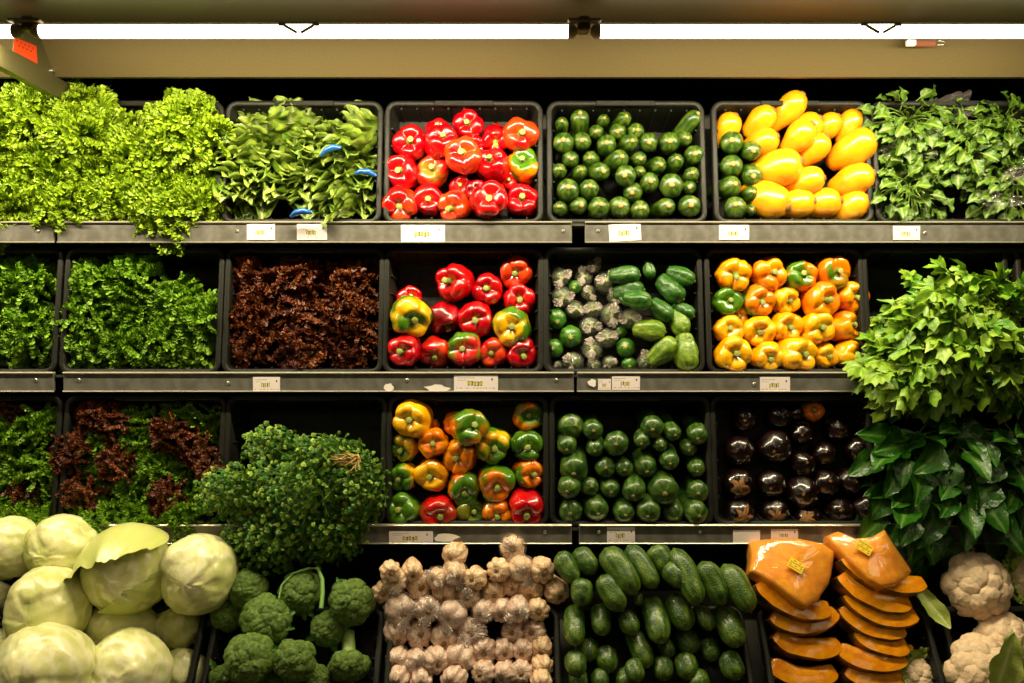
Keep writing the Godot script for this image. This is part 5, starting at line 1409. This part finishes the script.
# a dome of tight buds (broccoli, cauliflower)
func floret_mesh(seed_: int, R: float, ca: Color, cb: Color, bumps: float, amp: float, m: Material, lump := 0.22) -> ArrayMesh:
	var cell := FastNoiseLite.new()
	cell.noise_type = FastNoiseLite.TYPE_CELLULAR; cell.cellular_return_type = FastNoiseLite.RETURN_DISTANCE
	cell.frequency = 1.0; cell.seed = seed_
	var off := Vector3(seed_ * 1.7, 0, 5)
	var mb := MB.new()
	revolve(mb, 24, 44, func(t: float, phi: float) -> Array:
		var th := t * PI * 0.8
		var d := Vector3(cos(phi) * sin(th), sin(phi) * sin(th), cos(th))
		var c := cell.get_noise_3dv(off + d * bumps)          # -1 at a bud's centre
		var b := clampf(-c, 0.0, 1.0)
		var r := R * (1.0 + amp * b + lump * n3(off + d * 1.6))
		return [d * r * Vector3(1, 1, 0.85), ca.lerp(cb, clampf(0.6 + 1.1 * n3(off + d * 2.2) + 0.4 * n3(off + d * 9.0), 0.0, 1.0))])
	return mb.mesh(m)

func garlic_mesh(seed_: int, R: float, ca: Color, cb: Color) -> Array:
	var r2 := RandomNumberGenerator.new(); r2.seed = seed_ + 31
	var off := Vector3(seed_ * 2.7, 6, 0)
	var cl := r2.randi_range(7, 10)
	var ph := r2.randf() * TAU
	var mb := MB.new()
	revolve(mb, 20, 40, func(t: float, phi: float) -> Array:
		var th := t * PI
		var s := pow(sin(th), 0.8)
		var z := cos(th)
		var c := pow(absf(cos(cl * 0.5 * phi + ph + n3(off + Vector3(cos(phi), sin(phi), 0)))), 0.6)
		var rho := R * s * (1.0 - 0.2 * (1.0 - c)) * (1.0 + 0.14 * n3(off + Vector3(cos(phi), sin(phi), z)))
		var zz := R * 0.82 * z
		if z > 0.0: zz -= 0.2 * R * exp(-pow(s / 0.35, 2.0))
		else:
			zz = R * (0.82 * z - 1.0 * pow(maxf(-z, 0.0), 3.0)); rho = maxf(rho, 0.16 * R) if t < 1.0 else 0.0
		var k := clampf(0.45 + 1.1 * n3(off + Vector3(cos(phi) * 3.0, sin(phi) * 3.0, z * 0.8)), 0.0, 1.0)
		return [Vector3(cos(phi) * rho, sin(phi) * rho, zz), ca.lerp(cb, k)])
	var rt := MB.new()
	revolve(rt, 6, 22, func(t: float, phi: float) -> Array:
		var rr := R * 0.34 * t * (1.0 + 0.35 * n3(off + Vector3(cos(phi), sin(phi), 0) * 4.0))
		return [Vector3(cos(phi) * rr, sin(phi) * rr, R * (0.74 - 0.14 * t * t + 0.1 * n3(off + Vector3(cos(phi) * t, sin(phi) * t, 0) * 9.0))), lin(120, 84, 44).lerp(lin(188, 148, 96), clampf(0.5 + n3(off + Vector3(cos(phi) * t, sin(phi) * t, 2) * 8.0), 0.0, 1.0))])
	return [mb.mesh(M.garlic), rt.mesh(M.scar)]

# a wedge cut from a pumpkin shell: an arc of flesh with rind on its outer (-Y) side; faces +Z
func wedge_mesh(seed_: int, R: float, arc: float, thick: float, width: float, flesh: Color, deep: Color, rind: Color) -> Array:
	var off := Vector3(seed_ * 1.3, 9, 0)
	var out := []
	var rings := 22
	for which in 2:
		var mb := MB.new()
		var pts := PackedVector3Array(); var col := PackedColorArray()
		# cross-section in (radial, z); the wedge is thickest at the middle of its arc and narrows to both ends
		var sec: Array
		if which == 0: sec = [[1.0, -0.5], [0.55, -0.5], [0.12, -0.47], [0.0, -0.4], [-0.03, 0.0], [0.0, 0.4], [0.12, 0.47], [0.55, 0.5], [1.0, 0.5]]
		else: sec = [[0.98, 0.5], [1.06, 0.46], [1.12, 0.25], [1.14, 0.0], [1.12, -0.25], [1.06, -0.46], [0.98, -0.5]]
		for k in rings + 1:
			var q := float(k) / rings
			var e := q * 2.0 - 1.0
			var ang := e * arc * 0.5
			var taper := pow(maxf(1.0 - pow(absf(e), 5.0), 0.02), 0.5)
			for s in sec:
				var rad: float = R - thick + thick * (0.5 + (s[0] - 0.5) * (0.55 + 0.45 * taper))
				var z: float = s[1] * width * (0.72 + 0.28 * taper)
				var p := Vector3(sin(ang) * rad, -cos(ang) * rad + R - thick * 0.5, z)
				p += Vector3(0.3, 1, 0.5) * 0.004 * n3(off + p * 12.0)
				pts.append(p)
				if which == 0: col.append(flesh.lerp(deep, clampf(0.5 + 0.9 * n3(off + p * 30.0), 0.0, 1.0)))
				else: col.append(rind.lerp(flesh, clampf(0.25 + 0.9 * n3(off + p * 26.0), 0.0, 0.7)))
		mb.grid(pts, col, sec.size(), rings + 1)
		for e in [0, rings]:
			var cap := PackedVector3Array()
			for s in sec.size(): cap.append(pts[e * sec.size() + (sec.size() - 1 - s if e else s)])
			mb.tri_fan(cap, flesh if which == 0 else rind)
		out.append(mb.mesh(M.pumpkin))
	return out
